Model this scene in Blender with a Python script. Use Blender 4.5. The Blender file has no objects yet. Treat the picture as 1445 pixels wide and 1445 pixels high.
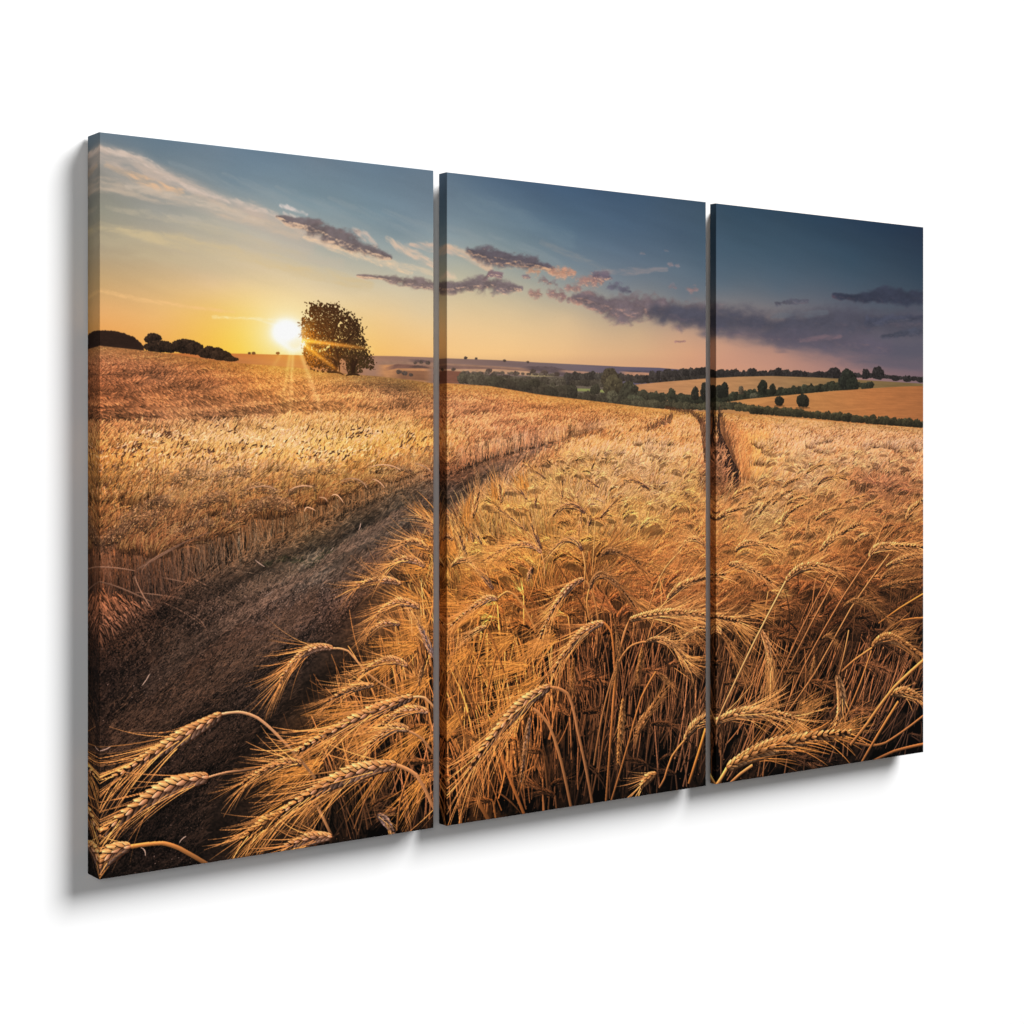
import bpy, bmesh, math
import numpy as np

scene = bpy.context.scene
COL = scene.collection
# ---------------------------------------------------------------- measured geometry of the triptych (metres)
FPX, IMG = 2400.0, 1445.0                  # focal length in pixels of a 1445 px wide frame
XV, HY = 4042.0, 637.6                     # vanishing point of the wall's horizontals
X0, YT, YB, PH = 140.4, 186.2, 1241.3, 0.8 # left front edge of the first canvas, its height in metres
_n = math.hypot(XV - 722.5, FPX)
WX, WZ = (XV - 722.5) / _n, FPX / _n       # wall direction (right, forward) seen from the camera
Z0 = PH * FPX / (YB - YT)
CX0, CY0 = (X0 - 722.5) / FPX * Z0, (HY - YT) / FPX * Z0

def wall_s(x):                             # photo column -> metres along the canvases
    k = (np.asarray(x, float) - 722.5) / FPX
    return (k * Z0 - CX0) / (WX - k * WZ)

EDGES = [float(wall_s(v)) for v in (140.4, 611.8, 630.4, 996.2, 1010.3, 1303.1)]
FILL, KEY, LAMP_SIZE, LTX, LTZ, INK, CAMFILL = 0.06, 51000.0, 1.0, 0.88, 1.04, 0.675, 30.0   # room fill, lamp watts, lamp width and offset per metre of distance, print whiteness

# ---------------------------------------------------------------- camera, world, lamp, exposure
# world axes: X along the wall to the right, Y into the wall, Z up; canvas fronts lie in the plane y = 0
TOP = 1.9                                  # height of the canvases' top edge above the floor
WALL_Y = 0.036                             # the wall behind the canvas fronts
fwd = np.array([WZ, WX, 0.0]); rgt = np.array([WX, -WZ, 0.0]); up = np.array([0, 0, 1.0])
cam_pos = np.array([0, 0, TOP]) - rgt * CX0 - up * CY0 - fwd * Z0
cd = bpy.data.cameras.new('camera'); cam = bpy.data.objects.new('camera', cd); COL.objects.link(cam)
cam.location = cam_pos; cam.rotation_euler = (math.radians(90), 0, -math.atan2(WZ, WX))
cd.sensor_width = 36; cd.lens = 36 * FPX / IMG; cd.shift_y = (HY - IMG / 2) / IMG
cd.clip_start = 0.05; cd.clip_end = 200
scene.camera = cam

world = bpy.data.worlds.new('World'); scene.world = world; world.use_nodes = True
bg = world.node_tree.nodes['Background']; bg.inputs[0].default_value = (1.0, 1.0, 1.0, 1); bg.inputs[1].default_value = FILL
scene.view_settings.view_transform = 'Standard'; scene.view_settings.look = 'None'
scene.view_settings.exposure = 0; scene.view_settings.gamma = 1; scene.view_settings.use_curve_mapping = False

ld = bpy.data.lights.new('softbox', 'AREA'); lamp = bpy.data.objects.new('softbox', ld); COL.objects.link(lamp)
LD = 30.0
ld.shape = 'DISK'; ld.size = LAMP_SIZE * LD; ld.energy = KEY
lamp.location = (0.65 + LTX * LD, -LD, TOP - 0.4 + LTZ * LD)
from mathutils import Vector
lamp.rotation_euler = (Vector((0.65, 0, TOP - 0.4)) - lamp.location).to_track_quat('-Z', 'Y').to_euler()
fd = bpy.data.lights.new('fill_light', 'AREA'); fill = bpy.data.objects.new('fill_light', fd); COL.objects.link(fill)
fd.shape = 'DISK'; fd.size = 1.2; fd.energy = CAMFILL                 # weak fill lamp added behind the camera to open up the shadows
fill.location = Vector(cam_pos) - Vector(fwd) * 1.2 + Vector((0, 0, 0.2))
fill.rotation_euler = (Vector((0.65, 0, TOP - 0.4)) - fill.location).to_track_quat('-Z', 'Y').to_euler()
# ---------------------------------------------------------------- the printed picture, painted stroke by stroke
HP = 1800                                  # print pixels down the canvas
SC = HP / PH
WP = int(round(EDGES[5] * SC))
RNG = np.random.default_rng(7)

def Q(pts):                                # traced points -> print pixels
    p = np.atleast_2d(np.asarray(pts, float))
    s = wall_s(p[:, 0]); z = Z0 + WZ * s
    h = CY0 - (HY - p[:, 1]) * z / FPX
    return np.stack([s * SC, h * SC], 1)

def K(x):                                  # print pixels per traced pixel
    return SC * (Z0 + WZ * wall_s(x)) / FPX

def photo_xy(X, Y):                        # print pixels -> traced coordinates
    s = np.asarray(X) / SC; h = np.asarray(Y) / SC
    z = Z0 + WZ * s
    return 722.5 + FPX * (CX0 + WX * s) / z, HY - FPX * (CY0 - h) / z

def _hash(ix, iy, seed):
    h = (ix.astype(np.uint32) * np.uint32(374761393) + iy.astype(np.uint32) * np.uint32(668265263) + np.uint32(seed * 1442695041 & 0xffffffff))
    h = (h ^ (h >> np.uint32(13))) * np.uint32(1274126177)
    h = h ^ (h >> np.uint32(16))
    return (h & np.uint32(0xffff)).astype(np.float32) / 65535.0

def vnoise(x, y, seed):
    x = np.asarray(x, np.float32); y = np.asarray(y, np.float32)
    ix = np.floor(x).astype(np.int32); iy = np.floor(y).astype(np.int32)
    fx = x - ix; fy = y - iy
    fx = fx * fx * (3 - 2 * fx); fy = fy * fy * (3 - 2 * fy)
    a = _hash(ix, iy, seed); b = _hash(ix + 1, iy, seed); c = _hash(ix, iy + 1, seed); d = _hash(ix + 1, iy + 1, seed)
    return (a + (b - a) * fx) * (1 - fy) + (c + (d - c) * fx) * fy

def fbm(x, y, octaves, seed):
    r = 0; a = 0.5; t = 0
    for i in range(octaves):
        r = r + a * vnoise(x * 2 ** i + 17.3 * i, y * 2 ** i + 9.1 * i, seed + i); t += a; a *= 0.55
    return r / t

def sstep(a, b, x):
    t = np.clip((x - a) / (b - a), 0, 1)
    return t * t * (3 - 2 * t)

def resize(img, h, w):                     # smooth upsampling of a coarse grid
    H, W = img.shape[:2]
    y = np.linspace(0, H - 1, h); x = np.linspace(0, W - 1, w)
    iy = np.clip(y.astype(int), 0, H - 2); ix = np.clip(x.astype(int), 0, W - 2)
    fy = (y - iy).astype(np.float32).reshape(-1, 1, *([1] * (img.ndim - 2))); fx = (x - ix).astype(np.float32).reshape(1, -1, *([1] * (img.ndim - 2)))
    r = img[iy] * (1 - fy) + img[iy + 1] * fy
    return r[:, ix] * (1 - fx) + r[:, ix + 1] * fx

def rbf(samples, ys=1.0):
    """smooth colour field through (x, y, r, g, b) readings"""
    a = np.array(samples, float)
    p = Q(a[:, :2]) / HP; p[:, 1] *= ys
    c = a[:, 2:] / 255.0
    n = len(p)
    r = np.hypot(p[:, None, 0] - p[None, :, 0], p[:, None, 1] - p[None, :, 1])
    M = np.zeros((n + 3, n + 3)); M[:n, :n] = r + 0.012 * np.eye(n) * -1
    M[:n, n] = 1; M[:n, n + 1:] = p; M[n, :n] = 1; M[n + 1:, :n] = p.T
    sol = np.linalg.solve(M, np.vstack([c, np.zeros((3, 3))]))
    gh, gw = 150, 240
    gy, gx = np.mgrid[0:gh, 0:gw]
    gx = gx / (gw - 1) * (WP - 1) / HP; gy = gy / (gh - 1) * (HP - 1) / HP * ys
    out = sol[n] + gx[..., None] * sol[n + 1] + gy[..., None] * sol[n + 2]
    for i in range(n):
        out = out + np.hypot(gx - p[i, 0], gy - p[i, 1])[..., None] * sol[i]
    return np.clip(resize(out.astype(np.float32), HP, WP), 0.02, 1)

XX = np.arange(WP, dtype=np.float32)
buf = np.zeros((HP, WP, 3), np.float32)

def lookup(img, x, y):
    return img[np.clip(np.asarray(y).astype(int), 0, HP - 1), np.clip(np.asarray(x).astype(int), 0, WP - 1)]

# ---- stroke engine: quadratic curves laid down in order, nearer over farther
LDIR = np.array([-0.62, -0.78])
class Strokes:
    def __init__(s): s.l = []
    def add(s, p0, p1, p2, w, c0, c1=None, prof=1, shade=0.0, alpha=1.0):
        p0 = np.atleast_2d(p0); n = len(p0)
        c0 = np.broadcast_to(np.asarray(c0, np.float32), (n, 3))
        c1 = c0 if c1 is None else np.broadcast_to(np.asarray(c1, np.float32), (n, 3))
        f = lambda v: np.broadcast_to(np.asarray(v, np.float32), (n,))
        s.l.append(np.concatenate([p0, np.atleast_2d(p1), np.atleast_2d(p2), f(w)[:, None], c0, c1, f(prof)[:, None], f(shade)[:, None], f(alpha)[:, None]], 1).astype(np.float32))
    def flush(s, order=None):
        if not s.l: return
        a = np.concatenate(s.l); s.l = []
        if order is not None: a = a[order(a)]
        ln = np.hypot(a[:, 2] - a[:, 0], a[:, 3] - a[:, 1]) + np.hypot(a[:, 4] - a[:, 2], a[:, 5] - a[:, 3])
        nn = np.ceil(ln * np.where(a[:, 6] > 5, 1.7, 1.15)).astype(int) + 1
        mm = np.maximum(1, np.ceil(a[:, 6] * 1.15)).astype(int)
        cum = np.cumsum(nn * mm); start = 0
        while start < len(a):
            base = cum[start - 1] if start else 0
            end = max(start + 1, int(np.searchsorted(cum, base + 2500000)))
            _draw(a[start:end], nn[start:end], mm[start:end]); start = end

def _draw(a, nn, mm):
    tot = nn * mm
    idx = np.repeat(np.arange(len(a)), tot)
    loc = np.arange(tot.sum()) - np.repeat(np.cumsum(tot) - tot, tot)
    m = mm[idx]
    t = ((loc // m + 0.5) / nn[idx]).astype(np.float32)
    u = np.where(m > 1, ((loc % m) + 0.5) / m * 2 - 1, 0).astype(np.float32)
    A = a[idx]
    q = 1 - t
    x = q * q * A[:, 0] + 2 * q * t * A[:, 2] + t * t * A[:, 4]
    y = q * q * A[:, 1] + 2 * q * t * A[:, 3] + t * t * A[:, 5]
    tx = q * (A[:, 2] - A[:, 0]) + t * (A[:, 4] - A[:, 2]); ty = q * (A[:, 3] - A[:, 1]) + t * (A[:, 5] - A[:, 3])
    l = np.hypot(tx, ty) + 1e-6
    nx, ny = -ty / l, tx / l
    pr = A[:, 13]
    w = A[:, 6] * np.where(pr == 0, 1, np.where(pr == 1, 1 - 0.7 * t, np.where(pr == 2, np.sqrt(np.clip(np.sin(np.pi * t), 0, 1)), np.clip(np.sin(np.pi * t ** 0.75), 0, 1) ** 0.75)))
    x = x + nx * u * w / 2; y = y + ny * u * w / 2
    sh = 1 + A[:, 14] * u * (nx * LDIR[0] + ny * LDIR[1])
    c = (A[:, 7:10] * q[:, None] + A[:, 10:13] * t[:, None]) * sh[:, None]
    al = A[:, 15] * np.clip(w, 0.15, 1)
    xi = np.floor(x).astype(np.int32); yi = np.floor(y).astype(np.int32)
    ok = (xi >= 0) & (xi < WP) & (yi >= 0) & (yi < HP)
    f = yi[ok] * WP + xi[ok]; c = c[ok]; al = al[ok][:, None]
    flat = buf.reshape(-1, 3)
    flat[f] = flat[f] * (1 - al) + c * al

S = Strokes()
def rgb(*c): return np.array(c, np.float32) / 255.0

# ---------------------------------------------------------------- sky
SKY = [(142,190,108,124,136),(300,208,112,130,145),(450,225,112,129,144),(600,244,106,124,140),
 (220,215,108,127,140),(330,255,112,133,147),(430,280,120,143,155),(520,300,122,145,157),(600,300,120,138,152),
 (142,235,138,136,130),(142,300,148,146,130),(142,350,172,157,132),(142,400,206,170,118),(142,440,236,177,112),(142,475,240,165,85),
 (220,300,160,158,150),(220,350,187,171,144),(220,400,216,182,132),(220,445,242,188,118),(230,490,242,175,85),
 (300,310,176,173,158),(300,360,202,186,160),(300,400,228,196,152),(300,440,246,198,108),(300,485,250,195,75),
 (370,340,200,190,170),(370,390,222,200,160),(370,430,248,215,140),(345,470,253,212,80),(340,494,255,208,60),
 (450,370,190,185,168),(450,410,225,205,165),(470,430,238,212,160),(540,450,244,206,146),(540,495,250,196,115),
 (560,330,128,148,158),(600,370,170,175,168),(560,400,208,198,172),(600,440,228,205,165),(600,480,250,206,140),(605,500,250,195,125),
 (632,248,98,118,136),(700,262,86,108,130),(760,268,76,98,122),(850,278,70,92,116),(940,287,68,88,108),(990,292,68,88,106),
 (640,310,124,144,156),(640,335,140,156,162),(640,385,190,185,162),(640,430,224,200,158),(640,470,248,206,148),(640,500,252,205,140),
 (720,310,108,130,146),(720,345,124,142,150),(720,400,180,176,158),(720,440,226,200,158),(720,480,248,206,148),(740,508,250,200,138),
 (800,320,90,114,134),(800,360,112,130,144),(790,400,150,155,152),(800,450,226,196,154),(800,485,240,198,146),(820,512,240,188,136),
 (880,320,78,100,122),(880,370,104,120,136),(870,410,130,136,142),(900,470,214,180,142),(900,495,226,182,138),(900,516,232,176,132),
 (960,330,72,92,112),(960,380,98,114,128),(965,420,112,120,130),(960,475,212,168,136),(975,500,224,168,130),(975,518,222,162,128),
 (1020,302,58,80,98),(1100,306,54,75,93),(1200,315,45,64,84),(1300,326,40,54,74),
 (1020,350,72,94,112),(1100,360,68,90,108),(1200,370,58,80,98),(1300,380,50,68,86),
 (1020,400,94,110,124),(1100,410,92,106,120),(1200,405,76,92,108),(1300,400,58,74,90),
 (1020,485,210,160,132),(1020,515,216,158,130),(1100,500,196,146,126),(1100,520,200,148,128),(1180,505,160,124,120),(1180,522,172,130,124),(1260,505,116,100,112),(1260,525,138,110,116),(1300,528,122,102,112),(1290,470,104,102,110)]
sky = rbf(SKY, ys=1.6)
buf[:] = sky
PXx, PYy = photo_xy(*np.meshgrid(np.arange(0, WP, 4), np.arange(0, HP, 4)))
PXx = PXx.astype(np.float32); PYy = PYy.astype(np.float32)
# faint high haze streaks
nz = fbm(PXx * 0.006 + PYy * 0.012, PYy * 0.045 - PXx * 0.016, 4, 3) - 0.5
buf *= 1 + 0.10 * resize(nz * sstep(520, 300, PYy), HP, WP)[..., None]

def seg_field(pts, X, Y):
    """1 at the spine of a band with varying half thickness, 0 at its rim"""
    best = np.full(X.shape, -9.0, np.float32)
    for (x0, y0, r0), (x1, y1, r1) in zip(pts[:-1], pts[1:]):
        dx, dy = x1 - x0, y1 - y0
        t = np.clip(((X - x0) * dx + (Y - y0) * dy) / (dx * dx + dy * dy + 1e-6), 0, 1)
        d = np.hypot(X - x0 - t * dx, Y - y0 - t * dy)
        best = np.maximum(best, 1 - d / (r0 + (r1 - r0) * t))
    return best

def box_of(pts, pad):
    p = Q([(a, b) for a, b, _ in pts]); k = K(max(a for a, _, _ in pts))
    pad = pad * k
    return (max(0, int(p[:, 0].min() - pad)), min(WP, int(p[:, 0].max() + pad)), max(0, int(p[:, 1].min() - pad)), min(HP, int(p[:, 1].max() + pad)))

def cloud(pts, body, lit, seed, soft=0.85, rough=1.5, cell=13, sun=(-0.35, 0.9), alpha=1.0, top=None, grain=1.0):
    if len(pts) == 1: pts = [pts[0], (pts[0][0] + pts[0][2] * 0.8, pts[0][1] + 1, pts[0][2] * 0.8)]
    r = max(p[2] for p in pts)
    x0, x1, y0, y1 = box_of(pts, r * 2.2 + 6)
    X, Y = np.meshgrid(np.arange(x0, x1), np.arange(y0, y1))
    px, py = photo_xy(X, Y); px = px.astype(np.float32); py = py.astype(np.float32)
    n = fbm(px / (cell * 1.5), py / cell, 6, seed)
    f = seg_field(pts, px, py)
    f = np.maximum(f, -2.2)
    n2 = fbm(px / (cell * 0.5), py / (cell * 0.38), 4, seed + 9)
    d = f + 0.22 + (n - 0.5) * rough * 1.5 + (n2 - 0.5) * rough * 0.6
    a = sstep(0.0, soft, d) * alpha
    k = int(max(2, r * 0.22 * K(pts[0][0])))
    sy, sx = int(round(sun[1] * k)), int(round(sun[0] * k))
    dn = np.roll(np.roll(d, -sy, 0), -sx, 1)
    l = np.clip((d - dn) * 1.0 / 0.8, -1, 1)
    l = 0.8 * sstep(0.1, 0.8, l) + 0.75 * sstep(0.55, 0.0, d) * sstep(-0.1, 0.4, l)
    l = np.clip(l, 0, 1)[..., None]
    fine = (fbm(px / 4.0, py / 3.0, 4, seed + 40) - 0.5)[..., None]
    col = rgb(*body) * (1 + 0.5 * grain * (n - 0.5)[..., None] + 0.16 * grain * fine)
    if top is not None: col = col * (1 - 0.5 * sstep(0.1, -0.6, (d - dn))[..., None]) + rgb(*top) * 0.5 * sstep(0.1, -0.6, (d - dn))[..., None]
    col = col * (1 - l) + rgb(*lit) * l
    B = buf[y0:y1, x0:x1]; a = a[..., None]
    B[:] = B * (1 - a) + col * a

def cirrus(pts, col, alpha, seed, stretch=7.0, hard=0.9):
    r = max(p[2] for p in pts)
    x0, x1, y0, y1 = box_of(pts, r * 1.6 + 4)
    X, Y = np.meshgrid(np.arange(x0, x1, 2), np.arange(y0, y1, 2))
    px, py = photo_xy(X, Y); px = px.astype(np.float32); py = py.astype(np.float32)
    dx, dy = pts[-1][0] - pts[0][0], pts[-1][1] - pts[0][1]; l = math.hypot(dx, dy); dx /= l; dy /= l
    wob = (fbm(px / 30, py / 30, 3, seed + 5) - 0.5) * 14
    u = px * dx + py * dy; v = -px * dy + py * dx + wob
    n = fbm(u / (r * stretch * 0.5), v / (r * 0.55), 5, seed)
    f = seg_field(pts, px, py)
    a = sstep(-0.35, 0.75, f + (n - 0.5) * 1.5 * hard) * (0.35 + 0.65 * sstep(0.25, 0.75, n)) * alpha
    u0 = (px - pts[0][0]) * dx + (py - pts[0][1]) * dy
    a = resize(a, y1 - y0, x1 - x0)[..., None]
    B = buf[y0:y1, x0:x1]
    B[:] = B * (1 - a) + rgb(*col) * a

cirrus([(60,215,26),(190,245,30),(260,275,28),(340,305,24),(430,345,16)], (190,178,166), 0.6, 10, 6, 0.35)
cirrus([(60,325,20),(220,350,24),(380,385,20),(500,405,12)], (206,190,154), 0.4, 9, 6, 0.35)
cirrus([(90,200,12),(190,228,14),(235,252,13),(290,272,12),(350,294,12),(420,322,10),(470,345,6)], (206,184,168), 0.85, 11)
cirrus([(130,206,4),(175,217,5),(205,228,5),(240,250,5),(275,268,5),(330,284,5),(390,303,4)], (222,200,184), 0.8, 12, 5)
cirrus([(150,232,4),(190,250,6),(220,262,7),(255,271,5)], (236,190,150), 0.9, 13, 5)
cirrus([(90,250,9),(190,268,10),(270,284,11),(340,306,9),(420,332,8)], (208,186,164), 0.75, 14)
cirrus([(240,305,5),(320,322,8),(400,352,9),(480,372,7)], (198,186,168), 0.5, 15)
cirrus([(90,310,6),(200,330,9),(300,350,10),(420,380,10),(520,402,7)], (214,192,150), 0.75, 16)
cirrus([(100,400,3),(200,423,3),(260,431,2.5),(330,440,2)], (252,200,135), 0.7, 17)
cirrus([(300,447,2),(350,449,2),(420,452,2)], (255,235,170), 0.8, 18)
cirrus([(396,289,2.5),(412,294,4),(432,302,2.5)], (226,212,204), 0.9, 19, 4)
cirrus([(400,300,2.5),(418,309,4),(436,317,2.5)], (226,208,196), 0.85, 20, 4)
cirrus([(498,322,3),(515,332,6),(530,345,4)], (224,196,178), 0.85, 21, 4)
cirrus([(545,336,3),(570,350,7),(598,366,7),(640,390,4)], (230,198,172), 0.85, 22, 4)
cirrus([(580,345,3),(612,348,8),(650,356,6),(690,376,5)], (222,190,168), 0.85, 23, 4)
cirrus([(540,365,4),(580,378,5),(640,392,4)], (232,205,172), 0.6, 24, 4)
cirrus([(628,346,4),(660,360,6),(690,378,5)], (228,192,162), 0.8, 25, 4)
cirrus([(765,340,4),(810,362,5),(860,382,4)], (146,146,146), 0.45, 26)
cirrus([(840,384,3),(890,383,5),(940,380,3)], (166,148,146), 0.55, 27)
cirrus([(650,280,10),(720,305,14),(800,340,12)], (120,140,152), 0.35, 28)
cirrus([(1100,486,10),(1180,496,16),(1260,506,18),(1330,514,14)], (104,96,110), 0.75, 29)

for q_ in range(7):                        # faint veils combed across the upper sky
    x_, y_ = 240 + 75 * q_, 228 + 17 * q_
    cirrus([(x_, y_, 3), (x_ + 60, y_ + 24, 6), (x_ + 130, y_ + 58, 4)], (150,160,164), 0.28, 700 + q_, 7)
cirrus([(180,262,5),(240,276,6),(310,292,6),(370,312,4)], (216,196,176), 0.6, 710, 5)
cirrus([(150,292,4),(230,306,6),(330,330,6),(430,362,5)], (200,186,160), 0.5, 711, 6)
DK, LT = (106,95,99), (248,206,170)
cloud([(390,305,4),(412,314,8),(439,320,13),(460,330,16),(480,339,15),(505,347,13),(526,357,10),(550,363,6)], DK, LT, 31, rough=1.1, top=(120,112,118))
cirrus([(430,335,3),(480,352,5),(540,370,5),(580,385,3)], (250,212,172), 0.8, 32, 4)
cloud([(505,389,2.5),(535,392,4),(565,396,7),(590,400,8),(615,403,9),(640,407,9)], (122,106,106), (244,200,164), 33, rough=1.0, cell=9)
cloud([(630,407,9),(655,405,10),(682,401,13),(700,402,12),(712,405,9),(734,407,4)], (118,104,106), (244,196,160), 34, rough=1.0, cell=10)
cloud([(684,392,5),(692,386,5),(706,388,4)], (128,106,112), LT, 35, cell=7)
cloud([(662,353,6),(682,361,13),(703,364,15),(728,367,13),(753,372,10),(778,380,6)], (96,88,95), (248,192,148), 36, rough=1.0, cell=12, top=(108,100,112))
for x, y, r, b, s in ((752,382,8,(206,150,118),41),(786,386,10,(200,146,118),42),(800,384,9,(196,140,114),43),(832,396,14,(168,124,114),44),(846,391,11,(104,90,102),45),
                      (765,395,6,(130,108,110),46),(742,390,4,(124,108,114),47),(778,400,6,(128,106,110),48),(807,406,9,(150,116,112),49),(755,414,8,(150,114,108),50),
                      (784,414,10,(138,106,106),51),(798,421,7,(136,106,108),52),(812,426,6,(170,124,112),53),(828,414,9,(150,118,116),54),(866,405,8,(96,92,106),55),(882,410,7,(92,88,102),56),
                      (975,408,7,(178,126,118),57),(948,405,5,(150,118,120),58),(945,373,4,(160,134,134),59),(907,357,3,(140,128,132),60),(940,353,3,(128,122,130),61),(955,374,3,(150,130,132),62)):
    cloud([(x - r * 0.5, y, r * 0.75), (x + r * 0.4, y + 0.5, r * 0.9), (x + r * 1.1, y + 1.5, r * 0.5)], b, (234,178,146) if x < 860 else tuple(min(255, v + 22) for v in b), s, rough=1.5, cell=7, soft=1.2, alpha=0.85 if x < 890 else 0.55)
cloud([(812,420,7),(835,425,13),(862,434,18),(895,437,20),(925,435,19),(960,443,20),(1000,447,20)], (114,100,104), (220,166,142), 63, rough=1.0, cell=13, sun=(-0.5, 0.6), top=(112,100,112))
cirrus([(1000,462,16),(1080,470,26),(1160,474,34),(1240,478,36),(1330,480,36)], (92,90,104), 0.85, 640, 6, 0.45)
cloud([(925,440,16),(970,447,21),(1010,450,23),(1050,454,22),(1085,459,24),(1125,459,27),(1165,455,28),(1210,455,28),(1262,456,24),(1320,456,22)], (82,81,94), (112,98,106), 64, rough=0.75, cell=22, soft=1.1, sun=(-0.3, 0.6), grain=0.5)
cloud([(1030,470,8),(1090,477,13),(1150,480,17),(1210,484,18),(1250,492,12)], (98,90,104), (136,112,114), 65, rough=0.9, cell=20, soft=1.5, alpha=0.8, grain=0.5)
cloud([(1178,417,4),(1207,420,8),(1252,418,12),(1320,420,11)], (58,62,78), (104,84,94), 66, rough=0.9, cell=16, soft=0.7, sun=(-0.6, 0.5), grain=0.7)
cloud([(1226,455,8),(1260,452,6),(1320,446,7)], (74,76,92), (88,88,100), 67, rough=1.2, cell=12, soft=0.9)
cloud([(1245,474,4),(1275,471,6),(1320,466,6)], (74,76,90), (96,92,104), 68, rough=1.2, cell=10, soft=0.9)
cloud([(1095,428,3),(1104,427,3),(1124,425,4),(1138,425,3)], (88,88,100), (120,110,116), 69, cell=7)
cloud([(954,482,2),(966,482,2)], (170,130,120), (200,150,130), 70, cell=5)
cirrus([(1090,446,4),(1120,443,6),(1165,441,4)], (104,110,120), 0.6, 71)
cirrus([(1130,480,3),(1160,476,4),(1185,474,3)], (140,112,118), 0.6, 72)

# sun
SUN = (403, 468)
d = np.hypot((PXx - SUN[0]) / 1.12, PYy - SUN[1])
d2 = np.hypot((PXx - 416) / 1.0, PYy - 482)
g1 = np.clip(1.7 * np.exp(-(d / 13) ** 2) + 1.2 * np.exp(-(d2 / 13) ** 2) + 0.8 * np.exp(-(d / 33) ** 1.4), 0, 1)
g2 = np.clip(0.95 * np.exp(-(d / 46) ** 1.5), 0, 1)
g3 = 0.16 * np.exp(-d / 110)
def glow(strength, col, y_off=None):
    a = resize(strength.astype(np.float32), HP, WP)[..., None]
    buf[:] = buf * (1 - a) + np.maximum(buf, rgb(*col)) * a
glow(g3, (255,214,140)); glow(g2, (255,216,108)); glow(g1, (255,255,246))

# ---------------------------------------------------------------- land: boundaries
def line_y(pts):                           # traced polyline -> print row for every print column
    p = Q(pts)
    o = np.argsort(p[:, 0])
    return np.interp(XX, p[o, 0], p[o, 1]).astype(np.float32)

def rows(ytop, ybot=None):
    y0 = max(0, int(ytop.min()) - 3); y1 = HP if ybot is None else min(HP, int(ybot.max()) + 4)
    return y0, y1

def fill_below(ytop, ybot, colfun, feather=1.2, jag=0.0, seed=0):
    y0, y1 = rows(ytop, ybot)
    Y = np.arange(y0, y1, dtype=np.float32)[:, None]
    yt = ytop + ((fbm(XX / 9, XX * 0 + seed, 4, seed) - 0.5) * jag if jag else 0)
    m = np.clip((Y - yt[None]) / feather, 0, 1)
    if ybot is not None: m = m * np.clip((ybot[None] - Y) / feather, 0, 1)
    c = colfun(y0, y1)
    B = buf[y0:y1]; B[:] = B * (1 - m[..., None]) + c * m[..., None]

def ramp(*stops):                          # colour along the picture's width: (x, r, g, b)
    xs = [Q([(s[0], 540)])[0, 0] for s in stops]
    c = np.stack([np.interp(XX, xs, [s[i] / 255 for s in stops]) for i in (1, 2, 3)], 1).astype(np.float32)
    return c

def tex(c, seed, amp=0.25, sx=40, sy=5):
    def f(y0, y1):
        Y, X = np.mgrid[y0:y1, 0:WP].astype(np.float32)
        n = fbm(X / sx, Y / sy, 4, seed) - 0.5
        return c[None] * (1 + amp * 2 * n[..., None])
    return f

far = line_y([(120,498),(320,498),(345,498.5),(380,499.5),(420,500.5),(528,501.5),(560,502),(612,504),(630,505),(700,507.5),(760,511),(820,514),(880,517),(930,518.5),(960,521),(985,526),(1303,545)])
fill_below(far, None, tex(ramp((120,190,110,60),(340,205,118,58),(430,214,120,56),(520,170,124,100),(612,140,110,98),(700,120,98,96),(800,106,95,102),(900,88,82,104),(1000,80,78,100)), 101, 0.08, 90, 6))
# distant strips of field and wood
def strip(top, bot, col, seed, amp=0.12, jag=0.0, feather=1.6, fade=34):
    x0, x1 = top[0][0], top[-1][0]
    a, b = Q([(x0, top[0][1])])[0, 0], Q([(x1, top[-1][1])])[0, 0]
    yt, yb = line_y(top), line_y(bot)
    yb = np.where((XX < a) | (XX > b), -50, yb)
    y0, y1 = max(0, int(yt[int(max(a, 0)):int(b)].min()) - 3), min(HP, int(yb.max()) + 4)
    Y = np.arange(y0, y1, dtype=np.float32)[:, None]
    jt = (fbm(XX / 7, XX * 0 + seed, 4, seed) - 0.5) * jag * 2
    ends = np.clip((XX - a) / fade, 0, 1) * np.clip((b - XX) / fade, 0, 1)
    ends = np.maximum(ends, (XX < 40) * 1.0)
    m = np.clip((Y - (yt - np.abs(jt) * ends)[None]) / feather, 0, 1) * np.clip((yb[None] - Y) / feather, 0, 1) * ends[None]
    X = np.broadcast_to(XX[None], m.shape)
    c = rgb(*col) * (1 + amp * 2 * (fbm(X / 14, Y / 4 + X * 0, 4, seed + 1) - 0.5)[..., None])
    B = buf[y0:y1]; B[:] = B * (1 - m[..., None]) + c * m[..., None]
strip([(528,508),(612,511),(700,516),(780,521)], [(528,519),(612,520),(700,522),(780,524)], (158,120,98), 110)
strip([(575,506),(600,508),(612,508)], [(575,511),(600,512),(612,512)], (88,70,70), 111, 0.2, 3)
strip([(528,514),(570,514),(612,517)], [(528,534),(570,536),(612,541)], (206,140,88), 112)
strip([(541,519),(560,513),(612,516)], [(541,524),(560,520),(612,520)], (120,82,70), 1121, 0.2, 2)
strip([(552,522),(612,523)], [(552,534),(612,538)], (140,92,62), 113)
strip([(572,517),(590,515),(612,519)], [(572,519),(590,519),(612,521)], (70,54,50), 114, 0.3, 3)
strip([(612,514),(700,518),(760,523)], [(612,521),(700,523),(760,526)], (128,96,86), 115)
strip([(612,521),(640,520),(700,520),(742,523),(760,526)], [(612,528),(640,526),(700,527),(742,530),(760,531)], (204,156,118), 116)
strip([(612,521),(655,524),(665,528)], [(612,541),(655,541),(665,541)], (118,70,52), 117)
strip([(735,516),(780,517),(800,522),(840,526)], [(735,521),(780,526),(800,532),(840,532)], (84,72,76), 118, 0.2, 2.5)
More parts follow.
